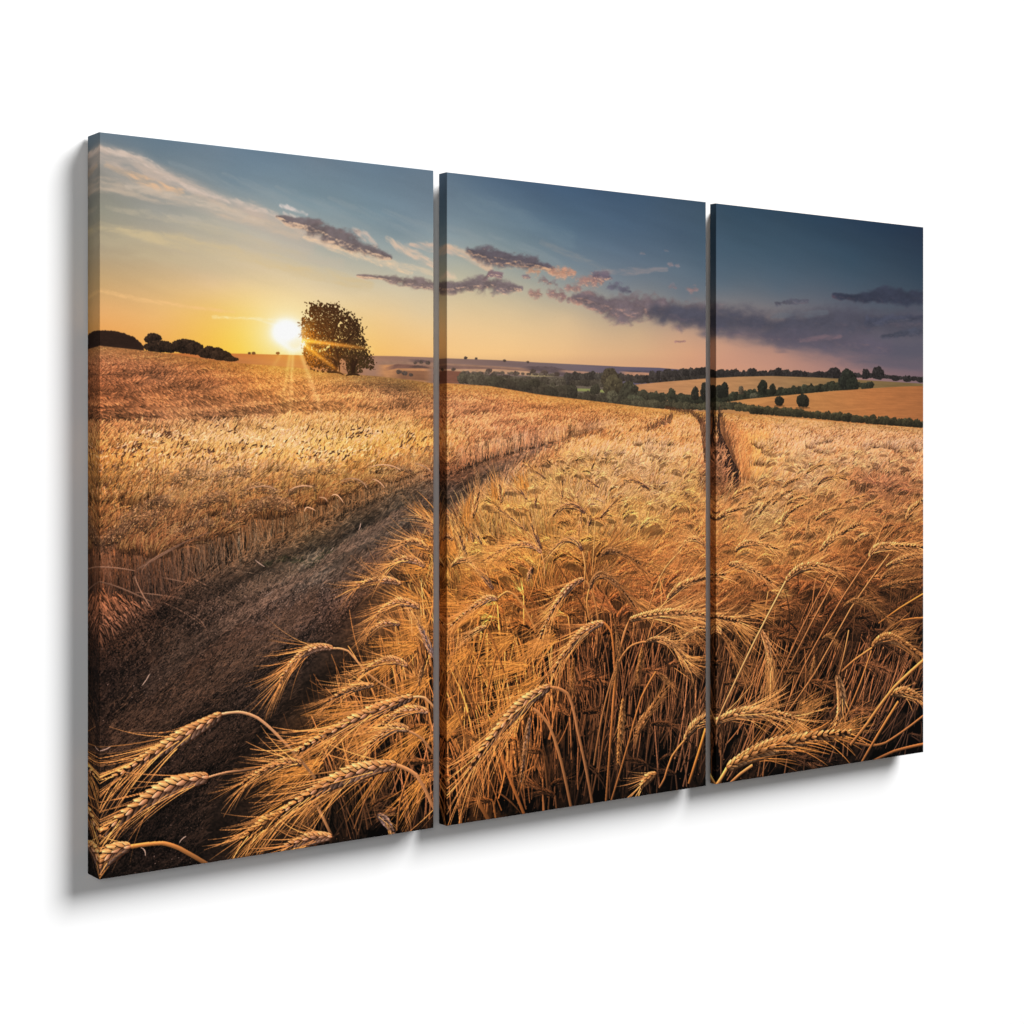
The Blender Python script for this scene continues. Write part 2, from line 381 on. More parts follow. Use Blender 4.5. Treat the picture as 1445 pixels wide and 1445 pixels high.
strip([(740,525),(775,527),(790,531)], [(740,532),(775,533),(790,533)], (160,144,100), 119)
strip([(786,521),(830,524),(858,527)], [(786,525),(830,528),(858,528)], (178,134,112), 120)
strip([(690,528),(760,531),(850,529),(860,530)], [(690,545),(760,552),(850,560),(860,562)], (92,84,72), 121, 0.2)
strip([(780,547),(840,548),(870,552)], [(780,551),(840,553),(870,556)], (142,152,84), 122, 0.1)
strip([(872,523),(910,525),(935,527)], [(872,534),(910,532),(935,530)], (196,142,112), 123)
strip([(878,522),(930,524),(940,524)], [(878,525),(930,526),(940,526)], (78,72,86), 124, 0.2, 3)
# hill fields on the right
hill = line_y([(885,545),(898,542),(940,538),(996,533.5),(1040,531),(1088,530),(1148,532),(1190,534),(1231,536.5),(1303,541)])
def mask_x(y, x0, x1):
    a, b = Q([(x0, 540)])[0, 0], Q([(x1, 540)])[0, 0]
    return np.where((XX < a) | (XX > b), HP + 50, y)

def dabs(x, y, r, c, ang=None, asp=0.75):
    n = len(x)
    ang = RNG.uniform(0, np.pi, n) if ang is None else ang
    dx, dy = np.cos(ang) * r, np.sin(ang) * r
    S.add(np.stack([x - dx, y - dy], 1), np.stack([x, y], 1), np.stack([x + dx, y + dy], 1), r * 2 * asp, c, None, 2)

def crown(cx, cy, rx, ry, col, dens=1.0, light=0.5, seed=0, dab=0.16, rim=None):
    """one tree of leaf clumps; traced pixels"""
    k = K(cx); n = int(150 * dens * max(1.0, (rx * ry) ** 0.5 / 4))
    a = RNG.uniform(0, 2 * np.pi, n); r = np.sqrt(RNG.uniform(0, 1, n)) * (0.82 + 0.3 * vnoise(a * 2.2 + seed, a * 0 + seed, 5))
    x = np.cos(a) * r; y = np.sin(a) * r
    y = np.where(y > 0.7, 0.7 + (y - 0.7) * 0.4, y)
    p = Q([(cx, cy)])[0]
    X = p[0] + x * rx * k * 1.12; Y = p[1] + y * ry * k
    o = np.argsort(y + RNG.normal(0, 0.4, n))
    br = 0.75 + light * (0.35 * (-y) + 0.25 * (-x)) + RNG.normal(0, 0.16, n)
    cc = rgb(*col); cc = (cc * 0.62 + np.array([1.06, 0.98, 0.86]) * cc.mean() * 0.38)
    c = cc[None] * np.clip(br, 0.35, 1.9)[:, None]
    dabs(X[o], Y[o], (dab * 0.75 * min(rx, ry) * k + 0.7) * RNG.uniform(0.6, 1.3, n)[o], c[o])

def treeline(top, height, col, size, seed, light=0.5, gap=0.0, var=0.4):
    p = np.array(top, float)
    x = p[0, 0]
    while x < p[-1, 0]:
        y = np.interp(x, p[:, 0], p[:, 1]); s = size * RNG.uniform(1 - var, 1 + var); h = height * RNG.uniform(0.7, 1.15)
        v = RNG.uniform(0.8, 1.2)
        crown(x, y - h * 0.45, s, h * 0.62, tuple(np.array(col) * v), 1.0, light, RNG.uniform(0, 90))
        x += s * RNG.uniform(0.7, 1.2) + (RNG.uniform(0, gap) if gap else 0)
    S.flush()

for x_, y_, r_ in ((563,525,2.6),(571,527,2.6),(580,529,2),(586,512,1.6),(594,511,2),(604,512,2.4),(657,505,1.6),(672,506,1.2),(712,509,1.4),(745,511,1.2),(640,521,2),(690,523,3),(728,527,3),(752,524,3),(768,526,3.5),(786,528,3),(812,529,3),(835,529,3),(392,498.5,1.5),(358,498.5,1.6),(352,498.5,1.2)):
    crown(x_, y_, r_ * 1.5, r_, (92,74,66) if x_ > 500 else (120,66,36), 1.2, 0.3, x_)
S.flush()
treeline([(876,537),(905,540),(950,537),(1000,533),(1060,531),(1140,533),(1190,535)], 9, (58,54,50), 6, 1, 0.25)
treeline([(920,534),(945,531),(975,529),(1000,528)], 9, (62,58,58), 6, 1, 0.25)
treeline([(1000,529),(1060,530),(1160,531),(1240,533),(1310,538)], 5, (58,54,56), 4, 2, 0.25)
for x, y, rx, ry in ((1062,526,5,5),(1099,525,7,6),(1126,528,5,5),(1136,528,4,4),(1156,529,8,5),(1178,527,11,8),(1222,528,7,8),(1239,527,11,9),(1264,534,7,4),(1280,536,8,3),(1300,537,9,3)):
    crown(x, y, rx, ry, (52,48,50), 1.4, 0.25, x)
S.flush()
fill_below(mask_x(hill, 885, 1310), None, tex(ramp((880,196,136,90),(1000,200,142,92),(1100,168,126,84),(1180,140,110,70),(1303,120,100,62)), 130, 0.1, 60, 5), 1.5)
hill2 = line_y([(980,574),(1012,569),(1050,563),(1090,559),(1140,554.5),(1180,551),(1231,547.5),(1260,545.5),(1303,544)])
treeline([(1170,546),(1200,545),(1232,547)], 7, (56,60,40), 5, 5, 0.4)
treeline([(885,560),(930,566),(1000,570),(1030,566),(1090,560),(1150,553),(1190,549)], 11, (56,62,42), 6, 6, 0.5)
for x, y, rx, ry, c in ((862,536,15,15,(70,60,40)),(866,545,15,13,(76,74,44)),(886,552,16,13,(64,66,44)),(905,560,12,9,(66,70,46)),(880,562,14,8,(92,98,66)),(948,556,6,8,(64,70,46)),(981,556,6,10,(44,48,38)),(995,554,7,13,(42,44,36)),
                        (1016,553,7,10,(42,46,36)),(1023,550,6,12,(40,44,34)),(1046,551,4,6,(110,92,66)),(1060,556,8,6,(56,64,44)),(1076,548,8,11,(42,48,34)),(1090,550,6,8,(46,52,36)),(1144,551,6,6,(60,64,44)),(1187,541,6,7,(56,60,44)),
                        (1197,538,16,15,(42,48,38)),(1203,543,11,10,(46,54,40)),(1222,546,10,5,(60,66,44)),(925,562,9,7,(56,62,40)),(965,563,9,7,(60,66,44)),(1064,560,7,5,(96,96,70))):
    crown(x, y, rx, ry, c, 1.6, 0.5, x)
S.flush()
fill_below(mask_x(hill2, 985, 1310), None, tex(ramp((980,176,128,84),(1050,206,140,80),(1150,206,138,78),(1230,196,122,68),(1303,176,108,62)), 131, 0.1, 50, 5), 1.5)
# sowing lines on the far slopes
for i in range(16):
    f = i / 16
    P = Q([(1052 + 30 * f, 578.5), (1150 + 20 * f, 556 + 27 * f), (1310, 547 + 46 * f)])
    S.add(P[0], 2 * P[1] - 0.5 * (P[0] + P[2]), P[2], 1.6, rgb(150,92,52), None, 0, 0, 0.30)
S.flush()
for x, y, rx, ry in ((1100,566,7.5,6.5),(1133,566,10.5,9)):
    S.add(Q([(x, y + ry * 0.5)]), Q([(x, y + ry)]), Q([(x + 0.4, y + ry * 1.2)]), 4, rgb(40,30,20), None, 0)
    S.add(Q([(x - rx, y + ry * 1.02)]), Q([(x, y + ry * 1.1)]), Q([(x + rx, y + ry * 1.05)]), 3.5, rgb(90,60,34), None, 2, 0, 0.8)
    crown(x, y, rx, ry, (46,46,32), 2.2, 0.5, x)
S.flush()
# valley woods in the middle picture
treeline([(655,532),(700,536),(760,541),(850,545)], 8, (78,74,58), 6, 7, 0.4)
treeline([(800,536),(850,534),(860,534)], 9, (66,66,60), 6, 17, 0.3)
treeline([(660,527),(720,528),(780,530)], 3, (104,92,78), 4, 71, 0.3, 8)
treeline([(652,540),(690,543),(720,546),(760,552),(800,556)], 12, (74,74,52), 8, 8, 0.55)
treeline([(690,546),(740,552),(790,560),(840,567),(880,571)], 12, (58,56,40), 7, 9, 0.55)
for x, y, rx, ry, c in ((672,536,13,9,(86,84,62)),(700,540,14,8,(60,62,42)),(755,541,8,6,(52,54,36)),(778,556,11,8,(46,48,34)),(807,554,8,10,(48,50,36)),(840,550,8,7,(56,60,40)),(801,536,3,8,(60,60,54)),(740,546,10,7,(52,54,38))):
    crown(x, y, rx, ry, c, 1.5, 0.5, x)
S.flush()
for x, y, rx, ry, c in ((862,534,14.5,13,(70,62,40)),(865,545,14,14,(84,78,46)),(886,556,15,13,(58,62,42)),(864,560,9,9,(96,98,66)),(896,566,16,8,(74,82,54))):
    crown(x, y, rx, ry, c, 2.2, 0.6, x)
S.flush()
treeline([(880,572),(940,576),(1000,578),(1030,577),(1055,579)], 9, (76,74,48), 6, 10, 0.5)
treeline([(1040,579),(1100,583),(1150,588),(1200,592),(1310,602)], 8, (80,74,42), 5, 11, 0.5)
treeline([(1060,583),(1150,590),(1200,595),(1310,604)], 7, (62,58,34), 5, 12, 0.5)
# evening air over the valley
hz = resize((np.interp(PXx, [520, 640, 900, 1000, 1303], [0.20, 0.24, 0.16, 0.07, 0.05]) * sstep(496, 512, PYy)).astype(np.float32), HP, WP)[..., None]
buf *= 1 - hz; buf += hz * rgb(172,136,118)
# left skyline hedges
def sil(top, bot, col, seed, jag=2.5):
    strip(top, bot, col, seed, 0.14, jag, 1.4, 4)
sil([(100,467),(141,466),(160,466.5),(172,469),(188,475),(198,483),(204,491)], [(100,500),(204,500)], (48,32,25), 140, 3.2)
for x, y, rx, ry in ((217,477,10,6),(211,479,6,5),(224,489,18,8),(262,489,18,10),(276,492,11,9),(252,487,8,7),(298,498,17,8),(312,502,16,7),(326,507,10,3),(240,492,8,6)):
    crown(x, y, rx, ry, (66,42,28), 3.0, 0.5, x, 0.17)
S.flush()

crest = line_y([(100,487),(140,487),(200,493.5),(250,500),(300,507.5),(340,512),(380,515),(420,518),(450,523),(480,527),(530,530),(575,535),(612,540.5),(630,540),(660,542),(690,544),(720,549),(760,556),(810,562),(860,568),(900,573),(945,577.5),(996,580.5),(1011,581),(1050,584),(1088,587),(1140,591.5),(1178,594.5),(1240,599),(1303,603.5)])

LAND = [(142,495,176,112,70),(142,530,160,92,54),(142,560,170,98,54),(142,590,150,92,56),(142,630,176,112,58),(142,670,176,104,48),(142,710,150,84,38),(142,760,112,68,36),(142,800,110,62,32),(142,850,84,52,32),(142,900,60,40,27),(142,950,40,29,22),(142,1010,44,32,23),(142,1080,48,34,24),(142,1150,44,32,24),(142,1230,40,30,22),
 (220,505,184,112,64),(220,530,134,84,54),(220,560,184,108,58),(220,588,136,88,58),(220,610,180,124,74),(220,640,200,134,68),(220,670,188,118,58),(220,700,150,94,50),(220,740,142,90,52),(220,780,112,64,34),(220,820,82,50,30),(220,860,52,38,28),(220,900,58,44,32),(220,960,52,39,29),(220,1040,46,34,25),(220,1120,44,32,24),(220,1190,42,31,23),
 (300,515,196,114,58),(300,545,150,92,56),(300,560,184,112,60),(300,592,140,92,62),(300,612,206,148,84),(300,640,212,150,78),(300,670,178,116,62),(300,700,158,98,54),(300,735,140,84,44),(300,770,104,62,34),(300,800,72,50,34),(300,830,70,54,40),(300,870,66,51,38),(300,930,56,43,32),(300,1000,48,36,27),(300,1080,48,35,25),(300,1150,44,33,24),
 (370,520,214,124,58),(370,555,196,120,62),(370,585,150,98,64),(370,612,222,160,88),(370,640,222,158,78),(370,670,188,122,64),(370,700,158,94,48),(370,740,134,78,40),(370,775,88,60,38),(370,800,72,56,42),(370,840,84,66,50),(370,880,66,51,39),(370,940,52,41,31),(370,1010,48,37,28),(370,1100,58,40,26),
 (440,526,224,138,68),(440,560,208,130,70),(440,585,186,118,66),(440,612,224,160,84),(440,645,228,162,78),(440,670,186,118,58),(440,700,150,86,42),(440,735,120,72,38),(440,760,80,62,42),(440,785,78,66,52),(440,820,92,76,60),(440,850,68,52,40),(440,900,56,44,34),(440,960,56,42,30),(440,1040,90,58,30),(440,1120,84,54,28),
 (500,535,176,116,68),(500,560,196,124,66),(500,590,186,120,68),(500,620,230,166,84),(500,650,222,150,68),(500,680,160,94,44),(500,710,116,74,42),(500,735,82,66,48),(500,760,102,82,65),(500,790,84,60,44),(500,830,66,48,36),(500,880,76,52,34),(500,940,80,54,32),(500,1020,128,82,38),(500,1090,104,66,32),(500,1150,74,48,26),
 (560,545,158,108,68),(560,575,160,104,62),(560,600,178,116,66),(560,630,234,164,76),(560,655,180,108,52),(560,680,132,82,46),(560,705,92,74,54),(560,730,104,84,66),(560,760,82,62,48),(560,790,80,56,40),(560,840,120,78,38),(560,900,130,84,40),(560,960,140,90,42),(560,1040,126,80,38),(560,1110,88,56,30),(560,1160,72,46,26),
 (605,548,220,146,76),(605,570,158,106,64),(605,600,180,118,64),(605,635,226,150,66),(605,665,132,82,46),(605,690,98,80,60),(605,730,90,72,56),(605,790,130,84,42),(605,860,150,96,44),(605,950,140,88,42),(605,1060,104,64,32),(605,1150,80,50,28),
 (640,546,222,148,78),(640,570,158,110,70),(640,595,186,128,78),(640,620,214,150,80),(640,650,140,86,48),(640,672,108,70,44),(640,695,82,70,54),(640,740,130,88,46),(640,800,196,124,54),(640,870,186,114,46),(640,950,146,88,38),(640,1050,132,82,36),(640,1150,92,56,26),
 (700,552,228,150,78),(700,575,176,118,72),(700,600,180,122,74),(700,622,196,136,80),(700,645,126,80,48),(700,662,92,76,58),(700,685,92,78,60),(700,720,196,130,60),(700,770,218,146,68),(700,830,198,124,52),(700,900,172,106,44),(700,1000,160,98,42),(700,1100,110,66,28),(700,1150,84,50,22),
 (760,562,232,154,78),(760,580,188,124,70),(760,602,190,128,74),(760,622,146,94,58),(760,642,92,76,60),(760,662,176,118,62),(760,700,220,150,72),(760,760,216,144,66),(760,820,164,98,42),(760,890,160,98,42),(760,960,140,84,38),(760,1040,110,66,30),(760,1140,76,46,24),
 (830,572,234,156,80),(830,590,206,136,74),(830,604,128,84,56),(830,622,196,132,68),(830,650,228,160,82),(830,700,226,158,80),(830,750,206,136,64),(830,810,164,100,44),(830,880,138,84,40),(830,950,92,56,30),(830,1030,84,52,28),(830,1120,64,40,22),
 (900,580,232,156,80),(900,596,190,124,66),(900,608,210,142,76),(900,640,232,168,92),(900,690,222,154,80),(900,740,206,134,64),(900,800,156,96,46),(900,870,136,84,42),(900,950,98,60,32),(900,1030,84,52,28),(900,1105,64,41,24),
 (960,586,230,156,84),(960,610,220,150,80),(960,650,226,158,84),(960,700,214,142,70),(960,750,178,112,56),(960,800,150,94,46),(960,870,150,94,46),(960,950,92,58,32),(960,1040,84,54,30),(960,1100,66,43,26),
 (1012,592,214,142,76),(1012,640,110,76,52),(1012,680,96,66,46),(1012,710,160,104,56),(1012,760,190,124,62),(1012,820,166,104,48),(1012,900,126,80,40),(1012,1000,92,60,34),(1012,1090,72,47,28),
 (1060,592,232,158,88),(1060,630,222,144,72),(1060,680,214,142,72),(1060,730,208,144,78),(1060,790,170,110,54),(1060,850,116,72,36),(1060,930,104,64,32),(1060,1010,120,76,38),(1060,1085,84,54,30),
 (1110,600,234,164,96),(1110,640,222,154,86),(1110,690,210,146,80),(1110,740,188,124,64),(1110,800,140,88,44),(1110,870,102,62,32),(1110,950,92,58,30),(1110,1020,116,72,36),(1110,1075,84,54,32),
 (1180,606,232,164,98),(1180,650,214,146,84),(1180,690,182,120,68),(1180,740,172,112,58),(1180,800,132,82,40),(1180,870,94,58,30),(1180,950,84,53,30),(1180,1010,106,66,34),(1180,1070,64,43,28),
 (1240,612,228,160,96),(1240,650,204,136,78),(1240,690,140,94,60),(1240,740,156,102,54),(1240,800,128,80,40),(1240,860,80,51,28),(1240,920,72,46,27),(1240,990,92,58,32),(1240,1060,60,41,28),
 (1298,618,226,158,96),(1298,660,192,128,74),(1298,695,150,100,60),(1298,740,166,110,56),(1298,800,120,76,38),(1298,860,92,58,30),(1298,920,92,58,30),(1298,990,88,55,30),(1298,1050,56,38,26)]
land = rbf(LAND, ys=1.4)
lw_ = sstep(640, 560, PXx) * sstep(860, 780, PYy)
land *= 1 + resize(lw_.astype(np.float32), HP, WP)[..., None] * (np.array([0.99, 1.07, 1.06], np.float32) - 1)
tk_ = sstep(640, 580, PXx) * sstep(730, 790, PYy) * sstep(960, 880, PYy) + 0.9 * sstep(500, 380, PXx) * sstep(880, 960, PYy)
land *= 1 + 0.22 * resize(tk_.astype(np.float32), HP, WP)[..., None]
md_ = sstep(580, 700, PXx) * sstep(600, 640, PYy) * sstep(900, 800, PYy)
land *= 1 + 0.12 * resize(md_.astype(np.float32), HP, WP)[..., None]
# clumps: the wind lays the straw in tussocks with bright crowns and dim hollows
sc_ = np.clip(5 + 0.15 * (PYy - 555), 3, None)
cl = fbm((PXx - 1000) / sc_ * 0.55 + 40, 7.5 * np.log(sc_) + PXx * 0.012, 4, 220) - 0.47
cl = np.clip(cl * 3.2, -1, 1) * (0.13 + 0.17 * sstep(600, 760, PYy)) * sstep(520, 600, PYy)
cl = np.where(cl > 0, cl * 0.55, cl)
land *= 1 + resize(cl.astype(np.float32), HP, WP)[..., None]

Yf, Xf = np.mgrid[0:HP:2, 0:WP:2].astype(np.float32)
pX, pY = photo_xy(Xf, Yf); pX = pX.astype(np.float32); pY = pY.astype(np.float32)
grain = resize(fbm(pX / 3.0, pY / 2.2, 4, 200) - 0.5, HP, WP)[..., None]
patch = resize(fbm(pX / 60.0 + pY / 60, pY / 16.0, 3, 210) - 0.5, HP, WP)[..., None]
fill_below(crest, None, lambda a, b: land[a:b] * (0.92 + 0.55 * grain[a:b] + 0.15 * patch[a:b]), 1.5)

def inside(poly, x, y):
    p = np.asarray(poly, float); r = np.zeros(len(x), bool); j = len(p) - 1
    for i in range(len(p)):
        c = ((p[i, 1] > y) != (p[j, 1] > y)) & (x < (p[j, 0] - p[i, 0]) * (y - p[i, 1]) / (p[j, 1] - p[i, 1] + 1e-9) + p[i, 0])
        r ^= c; j = i
    return r

def scatter(poly, n):                      # n traced points inside a traced outline
    p = np.asarray(poly, float); out = np.zeros((0, 2))
    while len(out) < n:
        q = RNG.uniform(p.min(0), p.max(0), (n * 2, 2))
        out = np.vstack([out, q[inside(poly, q[:, 0], q[:, 1])]])
    return out[:n]

def blades(p, L, ang, bend, w, con=(0.55, 1.5), spread=0.25, tint=None, tipgain=1.2, rootgain=0.8, alpha=1.0, prof=2, bias=None, order=True):
    """straw strokes from traced points p (n,2): length L and width w in traced px, angle in radians (up = +), colour from the land field"""
    if order:
        o = np.argsort(p[:, 1]); p = p[o]; L, ang, bend, w = [np.broadcast_to(v, (len(o),))[o] for v in (L, ang, bend, w)]
        bias = None if bias is None else bias[o]
    n = len(p); q = Q(p); k = K(p[:, 0])
    a = ang + RNG.normal(0, spread, n); l = L * k * RNG.uniform(0.6, 1.3, n)
    d = np.stack([np.cos(a), -np.sin(a)], 1) * l[:, None]
    nn = np.stack([-d[:, 1], d[:, 0]], 1)
    p2 = q + d; p1 = q + d * 0.5 + nn * (bend + RNG.normal(0, 0.08, n))[:, None]
    c = lookup(land, q[:, 0], q[:, 1])
    f = RNG.uniform(con[0], con[1], n) if bias is None else con[0] + (con[1] - con[0]) * np.clip((bias - 0.5) * 1.5 + 0.5 + RNG.normal(0, 0.2, n), 0, 1)
    c = c * f[:, None]
    if tint is not None: c = c * (1 + (RNG.uniform(0, 1, n) * 1.0)[:, None] * (np.asarray(tint, np.float32) - 1))
    cap = rgb(252,208,156)
    S.add(q, p1, p2, w * k * RNG.uniform(0.7, 1.3, n), np.minimum(c * rootgain, cap), np.minimum(c * tipgain, cap), prof, 0.15, alpha)

GL = (1.10, 0.99, 0.95)                    # sunlit straw leans to yellow
def depth_below_crest(p):
    q = Q(p); return (q[:, 1] - np.interp(q[:, 0], XX, crest)) / K(p[:, 0])
# ---- the left field beyond the track
far_poly = [(130,489),(200,495),(300,509),(420,520),(530,532),(612,542),(640,543),(690,546),(760,558),(860,570),(945,579),(950,590),(870,604),(810,622),(750,628),(620,600),(480,590),(380,606),(260,612),(130,600)]
for lay in range(3):
    p = scatter(far_poly, 16000); y = p[:, 1]
    t = np.clip(depth_below_crest(p) / 95, 0, 1)
    b = fbm(p[:, 0] / 42 + y / 20, y / 8, 3, 300 + lay)
    up = fbm(p[:, 0] / 50, y / 18, 2, 330) > np.interp(p[:, 0], [140, 420, 560, 700], [0.72, 0.5, 0.35, 0.2])
    ang = np.where(up, 0.75, -0.5)
    ang = ang * np.clip(t * 5, 0.15, 1)
    blades(p, 2.2 + 10 * t, ang, 0.1, 0.6 + 0.8 * t, (0.62, 1.38), 0.18, (1.08,1.0,0.95), 1.25, 0.76, 0.85, 2, b)
S.flush()
# golden belt
belt = [(130,600),(260,604),(380,596),(480,588),(560,596),(640,602),(700,606),(770,590),(860,582),(945,582),(948,592),(870,603),(800,612),(740,630),(640,648),(612,655),(560,668),(500,676),(430,672),(380,680),(300,690),(200,704),(130,716)]
for lay in range(4):
    p = scatter(belt, 9500); y = p[:, 1]
    t = np.clip((y - 580) / 110, 0, 1)
    b = fbm(p[:, 0] / 26, y / 9, 3, 340 + lay)
    left = np.interp(p[:, 0], [140, 230, 300], [1, 0.6, 0])
    ang = np.where(RNG.uniform(0, 1, len(p)) < 0.55 * left, -0.35, np.where(RNG.uniform(0, 1, len(p)) < 0.12, 2.4, 0.85))
    sz = np.interp(p[:, 0], [140, 600, 760, 900], [1.1, 1.0, 0.7, 0.35])
    blades(p, (10 + 13 * t) * sz, ang, -0.12, (0.8 + 0.6 * t) * np.sqrt(sz), (0.52, 1.48), 0.3, GL, 1.32, 0.68, 0.85, 2, b)
    # dark seeded heads catching no sun
    m = 620; q = scatter([(200,612),(300,600),(420,604),(520,600),(600,612),(612,640),(520,668),(430,668),(330,680),(220,690),(150,660)], m)
    a = RNG.normal(0.75, 0.35, m)
    k = K(q[:, 0]); Lh = RNG.uniform(3.5, 8.5, m) * k
    P = Q(q); dd = np.stack([np.cos(a), -np.sin(a)], 1) * Lh[:, None]
    S.add(P, P + dd * 0.5 + np.stack([-dd[:, 1], dd[:, 0]], 1) * -0.12, P + dd, 2.0 * k * RNG.uniform(0.6, 1.2, m), lookup(land, P[:, 0], P[:, 1]) * RNG.uniform(0.36, 0.6, m)[:, None], None, 2, 0.2)
S.flush(lambda a: np.argsort(a[:, 1] + 0 * a[:, 0], kind='stable'))

for lay in range(2):                       # dark seeded heads and pale straws in drifts over the belt
    m = 1500; q = scatter([(130,625),(200,610),(300,602),(420,606),(520,604),(600,616),(612,648),(520,668),(430,672),(330,690),(220,704),(130,712)], m)
    dr = fbm(q[:, 0] / 30 + q[:, 1] / 25, q[:, 1] / 7, 3, 350 + lay)
    q = q[dr > (0.58 if lay == 0 else 0.52)]; m = len(q); a = RNG.normal(0.7, 0.45, m); k = K(q[:, 0]); P = Q(q)
    dd = np.stack([np.cos(a), -np.sin(a)], 1) * (RNG.uniform(3, 9, m) * k)[:, None]; bd = np.stack([-dd[:, 1], dd[:, 0]], 1)
    S.add(P, P + dd * 0.5 - 0.12 * bd, P + dd, 1.7 * k * RNG.uniform(0.6, 1.2, m), rgb(*((112,72,48) if lay == 0 else (250,204,150)))[None] * RNG.uniform(0.8, 1.15, m)[:, None], None, 2, 0.2, 0.9 if lay == 0 else 0.6)
S.flush()

# standing face of the left field: stems down to the track edge
edge = np.array([(125,952),(150,922),(200,886),(235,860),(270,840),(300,822),(330,804),(370,786),(400,768),(430,753),(470,735),(500,721),(540,704),(575,690),(612,678),(640,668),(682,650),(720,640),(754,632),(808,617),(869,598),(945,588)], float)
face_top = np.array([(125,690),(200,692),(300,684),(400,676),(470,674),(540,664),(612,646),(680,624),(754,608),(808,600),(869,592),(945,585)], float)
fy0, fy1 = line_y(face_top), line_y(edge); YY = np.arange(HP, dtype=np.float32)[:, None]
fm = sstep(0.15, 0.9, (YY - fy0[None]) / (fy1 - fy0 + 1)[None]) * sstep(1.06, 0.95, (YY - fy0[None]) / (fy1 - fy0 + 1)[None]) * sstep(Q([(880,600)])[0, 0], Q([(700,600)])[0, 0], XX)[None]
buf *= 1 - 0.40 * fm[..., None]
m = 11000
x = RNG.uniform(125, 870, m); yb = np.interp(x, edge[:, 0], edge[:, 1]); yt = np.interp(x, face_top[:, 0], face_top[:, 1])
fr = RNG.uniform(0, 1, m) ** 0.8
y = yt + (yb - yt) * (0.25 + 0.75 * fr) + RNG.normal(0, 5, m) * fr
hgt = (yb - yt) * RNG.uniform(0.25, 0.55, m) * np.interp(x, [125, 250], [0.8, 1.0])
p = np.stack([x, y], 1)
wd = np.interp(x, [125, 400, 612, 870], [1.15, 0.95, 0.8, 0.5])
b = fbm(x / 7, y / 40, 3, 360)
blades(p, hgt, np.interp(x, [125, 300, 500], [1.72, 1.62, 1.5]), -0.02, wd * 0.8, (0.3, 1.85), 0.14, (1.0, 1.16, 1.25), 1.25, 0.6, 0.95, 1, b)
S.flush()
# lighter single straws over the face
m = 1500
x = RNG.uniform(130, 800, m); yb = np.interp(x, edge[:, 0], edge[:, 1]); yt = np.interp(x, face_top[:, 0], face_top[:, 1])
y = yt + (yb - yt) * RNG.uniform(0.55, 1.02, m)
p = np.stack([x, y], 1)
blades(p, (yb - yt) * RNG.uniform(0.3, 0.6, m), RNG.normal(1.62, 0.16, m), 0.03, wd.mean() * 0.9, (1.15, 1.75), 0.08, (1.06, 1.0, 0.92), 1.15, 0.8, 0.9, 1)
S.flush()
def plume(x, y, L, ang, n, bend=-0.25, spread=0.2, con=(0.6, 1.55), tip=1.42, root=0.36, w=0.8):
    P = Q([(x - L * 0.5, y), (x, y - L * 0.12), (x + L * 0.5, y)]); k = K(x)
    S.add(P[0], P[1], P[2], L * 0.42 * k, lookup(land, P[1:2, 0], P[1:2, 1]) * 0.42, None, 2, 0, 0.38)
    q = np.stack([x + RNG.normal(0, 0.32, n) * L, y + RNG.normal(0, 0.10, n) * L], 1)
    blades(q, L * RNG.uniform(0.5, 1.1, n), ang + (q[:, 0] - x) / L * -0.45, bend, w, con, spread, GL, tip, root, 0.85, 1)
# fuller plumes of heads standing over the face
pl = []
for _ in range(230):
    x = RNG.uniform(128, 640); a_, b_ = np.interp(x, face_top[:, 0], face_top[:, 1]), np.interp(x, edge[:, 0], edge[:, 1])
    pl.append((a_ + (b_ - a_) * RNG.uniform(-0.15, 0.55), x))
for y, x in sorted(pl): plume(x, y, np.interp(x, [130, 400, 640], [36, 26, 15]) * RNG.uniform(0.7, 1.2), RNG.normal(1.0, 0.25), 44, -0.22, 0.2, (0.65, 1.7), 1.5, 0.38, 0.75)
S.flush()
# straws straggling over the rim of the track
m = 1100; x = RNG.uniform(130, 640, m); y = np.interp(x, edge[:, 0], edge[:, 1]) + RNG.normal(-4, 9, m)
blades(np.stack([x, y], 1), RNG.uniform(10, 30, m) * np.interp(x, [130, 640], [1.2, 0.6]), RNG.normal(1.2, 0.9, m), 0.08, 0.75, (1.0, 2.0), 0.3, (1.0, 1.06, 1.1), 1.1, 0.8, 0.8, 1)
S.flush()
# rounded tufts of grey seed heads with lit straws
def tuft(pts, n, thick, col, lit=0.14):
    p = np.array(pts, float); t = RNG.uniform(0, 1, n)
    sx = np.linspace(0, 1, len(p)); x = np.interp(t, sx, p[:, 0]); y = np.interp(t, sx, p[:, 1])
    r = RNG.uniform(0, 1, n) ** 1.4
    y = y + r * thick - thick * 0.2; x = x + RNG.normal(0, thick * 0.2, n)
    slope = np.interp(t, sx, np.gradient(p[:, 1]) / (np.abs(np.gradient(p[:, 0])) + 1e-3))
    a = -np.arctan(slope) + RNG.normal(0.15, 0.45, n)
    k = K(x); L = RNG.uniform(2, 4.5, n) * k
    P = Q(np.stack([x, y], 1)); d = np.stack([np.cos(a), -np.sin(a)], 1) * L[:, None]
    c = (rgb(*col)[None] * 0.55 + 0.45 * lookup(land, P[:, 0], P[:, 1])) * RNG.uniform(0.5, 1.25, n)[:, None] * (1.08 - 0.5 * r[:, None])
    hot = RNG.uniform(0, 1, n) < lit * (1 - r)
    c = np.where(hot[:, None], rgb(236,186,118) * RNG.uniform(0.8, 1.05, n)[:, None], c)
    S.add(P, P + d * 0.5 + np.stack([-d[:, 1], d[:, 0]], 1) * 0.12, P + d, RNG.uniform(0.8, 1.4, n) * k * 0.8, c, None, 2, 0.2, 0.65)
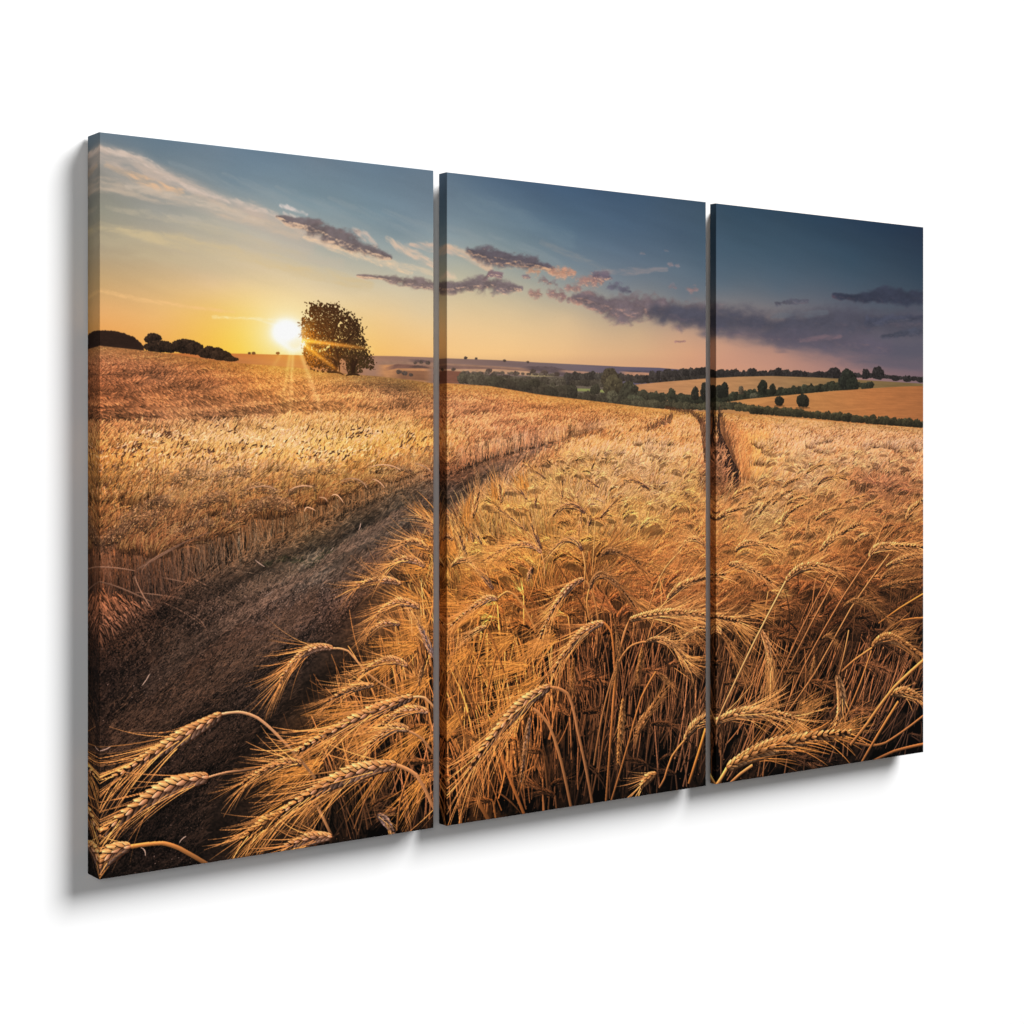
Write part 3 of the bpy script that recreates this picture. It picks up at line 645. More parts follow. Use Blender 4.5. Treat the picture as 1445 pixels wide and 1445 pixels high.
for pts, n, th in (([(170,735),(195,716),(222,704),(240,702)],260,16),([(140,770),(160,752),(185,737),(226,722)],380,20),([(264,716),(290,703),(312,694),(318,700)],220,14),([(315,730),(350,712),(380,703),(404,712)],320,16),
                   ([(245,752),(270,740),(290,733),(300,738)],130,10),([(335,695),(358,684),(380,687),(390,694)],160,12),([(405,695),(424,686),(445,686)],90,7),([(360,712),(385,702),(405,706),(416,716)],200,12),
                   ([(412,668),(440,662),(470,660)],140,10),([(300,672),(330,660),(350,664)],160,12),([(240,676),(268,664),(290,668)],160,12),([(480,680),(503,677),(519,686)],60,5),([(520,664),(560,658),(580,664)],70,6)):
    tuft(pts, int(n * 2.2), th * 1.1, (142,112,86))
S.flush()
def arcs(lst, col, w, jitter=0.0):
    for a, b, c in lst:
        P = Q([a, b, c]); k = K(b[0])
        S.add(P[0], 2 * P[1] - 0.5 * (P[0] + P[2]), P[2], w * k, rgb(*col) * RNG.uniform(0.8, 1.1), None, 2, 0.25, 0.95)
arcs([((408,692),(424,686),(442,687)),((480,679),(503,676),(519,690)),((468,700),(476,699),(485,710)),((525,676),(535,680),(543,689)),((430,722),(434,716),(446,721)),((585,654),(598,658),(612,668)),((520,660),(545,656),(566,664)),((450,702),(458,703),(462,708)),
      ((345,692),(372,686),(390,692))], (206,158,110), 1.5)
arcs([((124,800),(160,801),(192,806)),((190,806),(230,783),(262,765)),((192,805),(240,775),(300,750)),((124,818),(160,826),(200,842)),((150,822),(185,836),(215,850)),((190,836),(240,842),(285,852)),((225,848),(262,866),(292,888)),((262,864),(285,878),(293,902)),((200,808),(215,790),(250,772)),
      ((190,812),(202,840),(226,876)),((228,815),(262,822),(288,830)),((300,830),(285,823),(270,815))], (142,104,74), 1.6)
S.flush()
# drooping straw curtain at the far left
m = 420
x = RNG.uniform(125, 205, m); y = 825 + (x - 125) * 0.25 + RNG.uniform(0, 60, m)
blades(np.stack([x, y], 1), RNG.uniform(28, 70, m), RNG.normal(-1.1, 0.18, m), -0.05, 1.2, (0.5, 1.9), 0.08, None, 0.55, 1.2, 0.9, 1)
S.flush()

# ---- the track: trodden straw streaks following the path
track = [(125,930),(200,862),(270,812),(330,785),(400,752),(470,722),(540,690),(612,668),(682,650),(754,632),(808,617),(869,600),(840,612),(790,640),(740,660),(690,690),(640,735),(600,775),(560,800),(500,860),(440,930),(380,1000),(310,1090),(270,1220),(125,1245)]
for lay in range(2):
    p = scatter(track, 9000)
    d = np.interp(p[:, 1], [600, 700, 850, 1000, 1240], [0.35, 0.5, 0.62, 0.6, 0.5])
    tt = np.clip((p[:, 1] - 600) / 400, 0, 1)
    b = fbm(p[:, 0] / 40 - p[:, 1] / 60, p[:, 1] / 7 + p[:, 0] / 10, 4, 370 + lay) * 1.5 - 0.25
    blades(p, 4 + 13 * tt, d, 0.05, 0.8 + 0.5 * tt, (0.5, 1.65), 0.35, (1.1, 1, 0.9), 1.05, 0.95, 0.6, 2, b)
S.flush()
def ridge(pts, half, col, n, ang, L=12, w=0.8, alpha=0.36):
    p = np.array(pts, float); t = RNG.uniform(0, 1, n); sx = np.linspace(0, 1, len(p))
    x = np.interp(t, sx, p[:, 0]) + RNG.normal(0, 1, n); h = np.interp(t, sx, half); y = np.interp(t, sx, p[:, 1]) + RNG.normal(0, 0.5, n) * h
    P = Q(np.stack([x, y], 1)); k = K(x); a = ang + RNG.normal(0, 0.3, n); l = L * k * RNG.uniform(0.4, 1.2, n)
    d = np.stack([np.cos(a), -np.sin(a)], 1) * l[:, None]
    S.add(P, P + d * 0.5 + np.stack([-d[:, 1], d[:, 0]], 1) * RNG.normal(0, 0.08, n)[:, None], P + d, w * k, rgb(*col)[None] * RNG.uniform(0.55, 1.35, n)[:, None], None, 2, 0.1, alpha)
# soil crumbs
p = scatter(track, 26000); p = p[p[:, 1] > 820]
P = Q(p); k = K(p[:, 0]); n = len(p)
dabs(P[:, 0], P[:, 1], RNG.uniform(0.35, 0.95, n) * k, lookup(land, P[:, 0], P[:, 1]) * (RNG.uniform(0.45, 1.55, n) ** 1.1)[:, None])
q = RNG.integers(0, n, 220)
dabs(P[q, 0], P[q, 1], RNG.uniform(0.4, 0.7, 220) * 1.8, rgb(128,102,82) * RNG.uniform(0.6, 1.15, 220)[:, None])
S.flush()
ridge([(440,850),(380,905),(300,960),(220,1010),(150,1060)], [22,30,40,50,50], (118,84,56), 2000, 0.62, 20, 0.6, 0.5)
ridge([(420,960),(340,1040),(250,1120)], [40,50,50], (92,66,46), 900, 0.5, 12, 0.55, 0.45)
# grey wheel ruts and ridges of trodden straw
ridge([(610,702),(560,728),(510,758),(470,785),(430,812),(390,838),(340,868),(300,892)], [4,5,6,7,8,9,11,12], (136,104,76), 2000, 0.66, 11, 0.8, 0.55)
ridge([(640,690),(590,716),(545,742),(500,768)], [3,4,5,6], (130,100,74), 500, 0.6, 9, 0.8, 0.45)
ridge([(300,892),(250,930),(200,975)], [14,16,18], (100,78,58), 700, 0.62, 15)
ridge([(612,738),(575,762),(540,785),(515,800)], [14,20,20,10], (116,78,56), 900, 0.9, 8)
ridge([(420,800),(395,806),(370,820),(345,835),(310,850)], [6,8,9,10,10], (110,84,58), 520, -0.5, 10)
ridge([(400,770),(340,800),(280,830),(240,858)], [6,10,14,16], (92,70,50), 700, -0.35, 12)
ridge([(612,690),(570,700),(530,712),(490,730)], [8,8,8,8], (98,78,56), 500, 0.4, 8)
ridge([(750,640),(720,654),(690,668),(650,700),(632,720)], [5,8,10,14,16], (98,80,62), 700, 0.35, 8)
ridge([(470,775),(440,795),(400,790),(370,800)], [5,6,5,4], (58,62,36), 160, 0.5, 6, 1.0, 0.5)
S.flush()
ridge([(360,890),(320,905),(280,935),(260,960)], [12,14,12,10], (110,74,50), 420, 0.5, 15)
ridge([(330,1000),(260,1020),(200,1040)], [30,40,40], (72,54,38), 260, 0.45, 12, 0.9, 0.5)
arcs([((372,842),(380,838),(386,834)),((360,790),(366,795),(374,800)),((506,748),(508,744),(509,738)),((466,778),(469,775),(471,772)),((200,968),(206,960),(212,950)),((140,1060),(150,1057),(158,1052)),((253,1190),(257,1184),(263,1180)),((205,1208),(204,1200),(198,1196))], (176,146,116), 1.3)
S.flush()
# ---- the oak against the sun
OAK = [(434,428),(450,426),(466,429),(476,430),(486,436),(497,443),(508,452),(513,463),(511,472),(516,482),(520,491),(525,503),(529,513),(526,520),(518,525),(505,526),(492,529),(486,520),(480,512),(475,525),(462,525),(449,525),(440,522),(433,512),(429,500),(427,486),(424,474),(427,462),(423,457),(427,448),(431,440)]
p = scatter(OAK, 9500)
hole = fbm(p[:, 0] / 5.5, p[:, 1] / 5.0, 3, 400)
rightdown = np.clip((p[:, 0] - 440) / 70, 0, 1) * 0.5 + np.clip((p[:, 1] - 440) / 80, 0, 1) * 0.4
keep = hole < 0.655 + 0.25 * rightdown
p = p[keep]; rightdown = rightdown[keep]; n = len(p); P = Q(p); k = K(p[:, 0])
cx_ = np.array([475, 478]); rim = ~inside(OAK, *(cx_ + (p - cx_) * 1.13).T); nz_ = fbm(p[:, 0] / 3.4 + 7, p[:, 1] / 3.4, 3, 405)
notch = inside([(477,526),(478,512),(482,505),(487,509),(490,524),(490,531),(477,531)], p[:, 0], p[:, 1])
kp = ~(rim & (nz_ > 0.55)) & ~notch; p = p[kp]; rightdown = rightdown[kp]; n = len(p); P = Q(p); k = K(p[:, 0])
near = np.exp(-(np.hypot(p[:, 0] - 423, (p[:, 1] - 474)) / 15) ** 2)
c = rgb(50,32,20)[None] * RNG.uniform(0.6, 1.5, n)[:, None]
green = np.clip(rightdown - 0.45, 0, 1)[:, None] * RNG.uniform(0, 1.4, n)[:, None]
c = c * (1 - green) + rgb(74,64,34) * green
low = np.exp(-(np.hypot((p[:, 0] - 434) / 1.3, p[:, 1] - 500) / 24) ** 2)
hot = (RNG.uniform(0, 1, n) < near * 1.1 + 0.5 * low)[:, None]
c = np.where(hot, rgb(190,98,28) * RNG.uniform(0.5, 1.1, n)[:, None], c)
dabs(P[:, 0], P[:, 1], RNG.uniform(0.5, 1.25, n) * k, c)
S.flush()
trunk = rgb(42,26,18)
arcs([((479,527),(477,505),(470,480)),((470,480),(458,465),(448,452)),((470,482),(474,462),(484,448)),((474,500),(490,480),(500,470)),((458,470),(448,462),(440,458))], (42,26,18), 2.6)
arcs([((472,526),(474,518),(470,505)),((497,529),(499,518),(497,505)),((499,528),(500,516),(504,508)),((496,529),(498,522),(494,512))], (40,25,18), 5.0)
arcs([((488,530),(499,528),(508,530)),((462,526),(474,525),(485,529))], (46,30,20), 3.0)
S.flush()
# leaves straying past the outline
m = 260; i = RNG.integers(0, len(OAK), m); o = np.array(OAK, float)[i] + RNG.normal(0, 2.0, (m, 2)); o = o[o[:, 1] < 522]
P = Q(o); dabs(P[:, 0], P[:, 1], RNG.uniform(0.4, 0.9, len(o)) * 1.9, rgb(52,34,20) * RNG.uniform(0.7, 1.3, len(o))[:, None])
S.flush()
# shade of the oak on the stubble
shade = (0.16 * np.clip(1 - np.abs((PYy - 541) - (PXx - 540) * 0.20) / (9 + np.clip(PXx - 500, 0, 130) * 0.18), 0, 1) * sstep(475, 520, PXx) * sstep(640, 600, PXx)).astype(np.float32)
buf *= 1 - resize(shade, HP, WP)[..., None]

# ---- the right field
E_ = np.array([(300,1100),(380,1000),(440,930),(500,862),(560,800),(600,768),(632,742),(655,716),(690,692),(720,672),(770,652),(810,634),(870,612),(940,598),(996,590)], float)
rf_far = [(870,606),(900,596),(945,580),(996,583),(1011,584),(1088,589),(1178,597),(1303,606),(1303,700),(1180,690),(1060,680),(960,670),(850,665),(760,668),(700,690),(720,672),(770,652),(810,634)]
for lay in range(4):
    p = scatter(rf_far, 9500); y = p[:, 1]
    t = np.clip((y - 585) / 100, 0, 1)
    b = fbm(p[:, 0] / 24 + y / 30, y / 9, 3, 420 + lay)
    ang = np.interp(p[:, 0], [700, 1000, 1303], [0.95, 0.8, 0.62])
    t = np.clip(depth_below_crest(p) / 100, 0, 1)
    blades(p, 3 + 20 * t, ang * np.clip(t * 6, 0.3, 1), -0.12, 0.7 + 0.45 * t, (0.48, 1.5), 0.26, GL, 1.32, 0.68, 0.8, 2, b)
    m = 1100; q = scatter([(1020,596),(1303,612),(1303,690),(1160,680),(1060,640)], m)
    tq = np.clip((q[:, 1] - 590) / 100, 0, 1); k = K(q[:, 0]); a = RNG.normal(0.6, 0.3, m); P = Q(q); dd = np.stack([np.cos(a), -np.sin(a)], 1) * ((2.2 + 7 * tq) * k)[:, None]
    S.add(P, P + dd * 0.5 + np.stack([-dd[:, 1], dd[:, 0]], 1) * 0.2, P + dd, (0.9 + 1.5 * tq) * k, lookup(land, P[:, 0], P[:, 1]) * RNG.uniform(0.5, 0.75, m)[:, None], None, 2, 0.3, 0.8)
S.flush(lambda a: np.argsort(a[:, 1], kind='stable'))
# wheel gap running to the crest, and its dark far bends
def shadeline(pts, half, col, n, L, ang=1.2, alpha=0.8): ridge(pts, half, col, n, ang, L, 1.0, alpha)
shadeline([(938,576),(955,580),(975,583),(985,590),(989,596)], [1.5,2,3,4,5], (92,58,38), 260, 4)
shadeline([(948,588),(944,594),(930,600),(912,606)], [3,4,5,5], (130,84,52), 240, 5)
shadeline([(1015,588),(1018,594),(1014,602)], [2,4,5], (84,56,40), 120, 5)
S.flush()
shadeline([(990,600),(993,620),(996,650)], [8,10,14], (110,72,46), 300, 12)
shadeline([(1014,600),(1018,625),(1024,650),(1034,675),(1040,688)], [12,24,32,30,20], (62,44,34), 1500, 14, 1.35, 0.85)
shadeline([(1012,640),(1012,670),(1014,700)], [14,20,18], (70,50,38), 600, 14, 1.3, 0.8)
m = 150; q = scatter([(1010,640),(1020,632),(1030,660),(1036,690),(1010,700)], m)
blades(q, 11.0, 1.0, -0.2, 0.8, (1.0, 1.7), 0.35, None, 1.1, 0.8, 0.6, 2)
S.flush()
# upright lit wall of straw right of the gap
m = 2600; x = 1018 + 80 * RNG.beta(1, 2.2, m); y = np.interp(x, [1018, 1040, 1062, 1085], [612, 660, 690, 690]) - RNG.uniform(0, 1, m) * np.interp(x, [1018, 1085], [14, 70])
c = fbm(x / 5, y / 40, 3, 440)
blades(np.stack([x, y], 1), np.interp(y, [590, 690], [8, 46]), 1.62, 0.02, 0.9, (0.75, 1.3), 0.12, (1.1, 1.0, 0.85), 1.1, 0.8, 0.6, 1, c)
S.flush()

# near plants: rows from back to front, stems rising from dark soil to bent heads
def ear_arrays(sp, w, tone=(205,166,124), lit=(255,206,120), awn=(236,156,70), La=4.0, na=1.0, fan=0.27, dark=0.34, side=0):
    """one bearded ear along three traced points (neck, middle, tip), traced width w"""
    P = Q(sp); k = K(sp[1][0]); W = w * k * 0.92
    a, b, c = P[0], 2 * P[1] - 0.5 * (P[0] + P[2]), P[2]
    pt = lambda t: (1 - t) ** 2 * a + 2 * (1 - t) * t * b + t * t * c
    tg = lambda t: (lambda v: v / (np.hypot(*v) + 1e-6))(2 * (1 - t) * (b - a) + 2 * t * (c - b))
    ln = np.hypot(*(b - a)) + np.hypot(*(c - b))
    n = max(4, int(ln / (W * 0.46)))
    tone, lit, awn = rgb(*tone), rgb(*lit), rgb(*awn)
    deep = tone * dark * np.array([1.12, 0.86, 0.66])
    prof = lambda t: np.clip(0.55 + 1.5 * t, 0, 1) * np.clip(1.35 - 0.95 * t, 0, 1)
    def awns(cnt, al):
        for _ in range(cnt):
            t = RNG.uniform(0.05, 1.0) ** 0.8; d = tg(t); s = RNG.choice((-1, 1)) if side == 0 else (side if RNG.uniform() < 0.75 else -side)
            nrm = np.array([-d[1], d[0]]) * s
            off = RNG.uniform(0.05, 0.45) * W * prof(t)
            q0 = pt(t) + nrm * off
            ang = abs(RNG.normal(0, fan)) * 0.9 + 0.04
            L = La * W * RNG.uniform(0.6, 1.15) + (1 - t) * ln * 0.25
            dd = d * math.cos(ang) + nrm * math.sin(ang)
            q2 = q0 + dd * L + nrm * L * RNG.normal(0.02, 0.05); q1 = q0 + (d * math.cos(ang * 0.7) + nrm * math.sin(ang * 0.7)) * L * 0.5
            g = RNG.uniform(0.65, 1.2)
            S.add(q0, q1, q2, max(1.1, min(W * 0.065, 1.0 * k)) * RNG.uniform(0.7, 1.3), np.clip(awn * g * 1.05, 0, 1), np.clip(awn * g * 0.85, 0, 1), 1, 0, al)
    awns(int(n * 2.2 * na), 0.95)
    S.add(a, b, c, W * 0.8, deep, deep * 0.9, 2, 0.2)
    for i in range(n, -1, -1):
        t = (i + 0.5) / (n + 1)
        d = tg(t); nrm = np.array([-d[1], d[0]]); q = pt(t); r = W * prof(t)
        for s in (-1, 1, 0) if (i % 2) else (1, -1, 0):
            g = RNG.uniform(0.82, 1.12)
            if s == 0:
                if i % 2: continue
                q0 = q - d * r * 0.35; q2 = q + d * r * 0.42 + nrm * r * RNG.normal(0, 0.06); wk = r * 0.34
            else:
                q0 = q + nrm * s * r * 0.08 - d * r * 0.28; q2 = q + nrm * s * r * 0.52 + d * r * 0.62; wk = r * 0.40
            mid = (q0 + q2) / 2 + nrm * s * r * 0.10
            light = float(np.dot(nrm * s, LDIR))
            col = tone * g * (0.90 + 0.30 * light) * (1 + np.array([0.06, 0, -0.12]) * light)
            if light < 0: col = col * (1 + 0.22 * light)
            if light > 0: col = col * (1 - 0.4 * light) + lit * g * 0.4 * light
            S.add(q0, mid, q2, wk * 1.38, deep, deep * 1.1, 3, 0.0)
            S.add(q0, mid, q2, wk, np.clip(col * np.array([0.74, 0.64, 0.52]), 0, 1), np.clip(col * 1.12, 0, 1), 3, 0.36)
            if light > 0.15 or RNG.uniform() < 0.12:
                e = LDIR * wk * 0.30
                S.add(q0 + e, mid + e, q2 + e, wk * 0.34, np.clip(lit * g * np.array([0.9, 0.78, 0.66]), 0, 1), np.clip(lit * g, 0, 1), 2, 0, 0.5 + 0.35 * max(0, light))
    awns(int(n * 1.1 * na), 0.9)

def stem(pts, w, col=(176,112,56), top=None):
    P = Q(pts); k = K(pts[0][0]); col = rgb(*col) * np.array([0.95, 0.97, 1.0]); w = w * 0.74
    foot = col * 0.45 + 0.5 * lookup(land, P[-1:, 0], P[-1:, 1])[0] if len(pts) > 2 else col
    cs = [col + (foot - col) * (i / (len(P) - 1)) ** 1.5 for i in range(len(P))]
    for i in range(len(P) - 1):            # smooth run through the traced points
        a, c = P[i], P[i + 1]
        ta = (P[i + 1] - P[i - 1]) / 2 if i else P[i + 1] - P[i]
        tc = (P[i + 2] - P[i]) / 2 if i + 2 < len(P) else P[i + 1] - P[i]
        b = (a + c) / 2 + (ta - tc) / 8
        S.add(a, 2 * b - (a + c) / 2, c, w * k, cs[i], cs[i + 1], 0, 0.62)

near_soil = [(430,1215),(455,1120),(500,1050),(540,990),(570,930),(592,870),(612,810),(640,745),(700,700),(800,690),(900,690),(1000,712),(1100,712),(1200,705),(1303,700),(1303,1062),(1100,1095),(900,1125),(640,1168),(500,1190)]
dk = resize((0.52 + 0.9 * (fbm(pX / 26, pY / 60, 4, 445) - 0.3)).astype(np.float32), HP, WP)
gate = resize((sstep(735, 830, pY + np.clip(pX - 900, -150, 400) * -0.02) * sstep(-10, 70, pX - np.interp(pY, [745,800,870,930,990,1050,1120,1215], [640,612,592,570,540,500,455,430]))).astype(np.float32), HP, WP)
buf *= (1 - gate * (1 - np.clip(dk, 0.3, 1)))[..., None]
# dim stalks packed behind
def stalks(n, ymin, ymax, seed, con, wscale=1.0, alpha=0.95, hs=(0.9, 1.6), poly=near_soil, tint=(1.02, 1.0, 1.0)):
    p = scatter(poly, n * 3); p = p[(p[:, 1] > ymin) & (p[:, 1] < ymax)][:n]
    t = np.clip((p[:, 1] - 690) / 420, 0, 1)
    lean = np.interp(p[:, 0], [300, 620, 800, 950, 1050, 1303], [1.9, 1.72, 1.6, 1.42, 1.15, 0.95])
    b = fbm(p[:, 0] / 9, p[:, 1] / 60, 3, seed)
    blades(p, (22 + 95 * t) * RNG.uniform(hs[0], hs[1], len(p)) * 0.8, lean, 0.05, (0.8 + 1.7 * t) * wscale, con, 0.2, tint, 1.15, 0.75, alpha, 1, b)
stalks(7000, 690, 1300, 450, (0.22, 1.35), 0.75); S.flush()
# straw canopy between y 680 and 800: golden strokes and small bearded ears
canopy = [(560,815),(600,775),(640,742),(700,690),(760,660),(860,650),(1000,690),(1100,690),(1303,690),(1303,880),(1180,890),(1080,900),(980,900),(880,890),(800,900),(700,920),(600,930)]
for lay in range(4):
    p = scatter(canopy, 5200); p = p[RNG.uniform(0, 1, len(p)) > sstep(760, 890, p[:, 1] + 40 * (fbm(p[:, 0] / 30, p[:, 1] / 30, 2, 455) - 0.5) * 2)]; y = p[:, 1]; t = np.clip((y - 660) / 180, 0, 1)
    right = np.clip((p[:, 0] - 800) / 120, 0, 1)
    ang = np.where(RNG.uniform(0, 1, len(p)) < right, RNG.normal(0.75, 0.3, len(p)), np.where(RNG.uniform(0, 1, len(p)) < 0.5, 1.25, 2.3))
    b = fbm(p[:, 0] / 16, y / 14, 3, 460 + lay)
    blades(p, 18 + 24 * t, ang, -0.1, 0.8 + 0.4 * t, (0.4, 1.6), 0.25, GL, 1.35, 0.55, 0.85, 1, b)
S.flush(lambda a: np.argsort(a[:, 1], kind='stable'))
pm = resize((sstep(0.44, 0.62, fbm(pX / 22 + pY / 60, pY / 34, 4, 448)) * sstep(840, 960, pY) * 0.6).astype(np.float32), HP, WP) * gate
buf *= 1 - pm[..., None]
stalks(1100, 780, 1300, 470, (0.7, 2.2), 0.7, 0.95); S.flush()
stalks(260, 820, 1300, 471, (1.5, 2.5), 0.9, 0.95); S.flush()
p = scatter(near_soil, 9000); p = p[p[:, 1] > 860]; P = Q(p)
q = RNG.integers(0, len(p), 900); dabs(P[q, 0], P[q, 1], RNG.uniform(0.4, 0.9, 900) * 1.9, lookup(land, P[q, 0], P[q, 1]) * RNG.uniform(0.5, 2.1, 900)[:, None]); S.flush()

# feathery plumes of straw, dim at the foot and bright at the tips
pl = []
for _ in range(430):
    x = RNG.uniform(640, 1310); y = 622 + 225 * RNG.uniform(0, 1) ** 1.1
    if y < np.interp(x, E_[:, 0], E_[:, 1]) + 16 or (1000 < x < 1064 and y < 712): continue
    pl.append((y, x))
for y, x in sorted(pl):
    plume(x, y, np.interp(y, [620, 700, 840], [11, 27, 56]) * RNG.uniform(0.75, 1.25), np.interp(x, [640, 780, 900, 1303], [1.75, 1.45, 1.0, 0.8]) + RNG.normal(0, 0.2), 46, np.interp(x, [700, 860], [0.12, -0.25]), 0.18, (0.6, 1.5), 1.42, 0.36, 0.85)
S.flush()
# small ears in the middle distance, thinned towards the crest
rows_ = []
for _ in range(620):
    x = RNG.uniform(690, 1303); y = 640 + 260 * RNG.uniform(0, 1) ** 1.35
    if y < np.interp(x, E_[:, 0], E_[:, 1]) + 8 or (1005 < x < 1060 and y < 705): continue
    rows_.append((y, x))
for y, x in sorted(rows_):
    t = np.clip((y - 600) / 230, 0, 1); L = (8 + 31 * t) * RNG.uniform(0.8, 1.2); w = (1.8 + 6.8 * t) * RNG.uniform(0.85, 1.1)
    if RNG.uniform() < np.clip((x - 800) / 90, 0.1, 0.97): sx, s = 1, -1
    else: sx, s = -1, 1
    base = lookup(land, *Q([(x, y)])[0])
    kind = RNG.uniform()
    if x < 860 and kind < 0.4: tone = base * 0.62 * 255
    else: tone = np.clip(base * RNG.uniform(1.1, 1.5) * np.array([1.0, 1.0, 1.12]), 0, [0.96, 0.76, 0.56]) * 255
    a = RNG.normal(0.55, 0.25)
    n0 = (x, y); n1 = (x + sx * L * 0.5, y - L * 0.42 * math.sin(a) - L * 0.12); n2 = (x + sx * L, y - L * 0.62 * math.sin(a) + L * 0.14)
    k_ = K(x); dn_ = Q([(x + sx * L * 0.1, y + L * 0.22), (x + sx * L * 0.5, n1[1] + L * 0.3), (x + sx * L, n2[1] + L * 0.2)])
    S.add(dn_[0], dn_[1], dn_[2], w * k_ * 1.3, rgb(*np.clip(base * 130, 0, 255)), None, 2, 0, 0.55)
    ear_arrays([n0, n1, n2], w, tone, tuple(np.clip(base * 1.4 * 255, 0, [255, 208, 146])), tuple(np.clip(base * 1.25 * 255, 0, [250, 190, 120])), 3.2, 0.9, 0.4, 0.5)
    stem([(x, y), (x - sx * L * 0.10, y + L * 0.6), (x - sx * L * 0.25, y + L * 1.3)], 0.5 + 0.8 * t, tuple(np.clip(base * 1.05 * 255, 0, 255)))
S.flush()

# half-hidden ears and dry leaves among the near stalks
hid = scatter([(600,860),(800,830),(1000,820),(1303,810),(1303,1055),(1000,1095),(640,1160),(520,1180),(560,1000)], 95)
for x, y in hid[np.argsort(hid[:, 1])]:
    t = np.clip((y - 800) / 300, 0, 1); L = (30 + 22 * t) * RNG.uniform(0.7, 1.15); base = lookup(land, *Q([(x, y)])[0]) * 255
    a = RNG.normal(np.interp(x, [600, 850, 1050], [2.6, 1.6, 0.6]), 0.6)
    dx, dy = math.cos(a) * L, -math.sin(a) * L * 0.6 + L * 0.35
    g = RNG.uniform(0.9, 1.5)
    ear_arrays([(x, y), (x + dx * 0.5, y + dy * 0.4 - L * 0.05), (x + dx, y + dy)], 5.5 + 3 * t, base * np.array([1.05, 1.1, 1.15]) * g, tuple(np.clip(base * 1.7, 0, 235)), tuple(np.clip(base * 1.35 * g, 0, 240)), 4, 1.0, 0.3, 0.4)
    stem([(x, y), (x - dx * 0.12, y + L * 0.7), (x - dx * 0.2, y + L * 1.5)], 2.2 + 1.6 * t, tuple(base * 1.1 * g))
m = 160; q = scatter(near_soil, m * 3); q = q[q[:, 1] > 840][:m]
blades(q, RNG.uniform(40, 90, len(q)), RNG.uniform(0.5, 2.4, len(q)), 0.12, 2.4, (0.7, 1.7), 0.2, None, 1.1, 0.7, 0.85, 2)
S.flush()
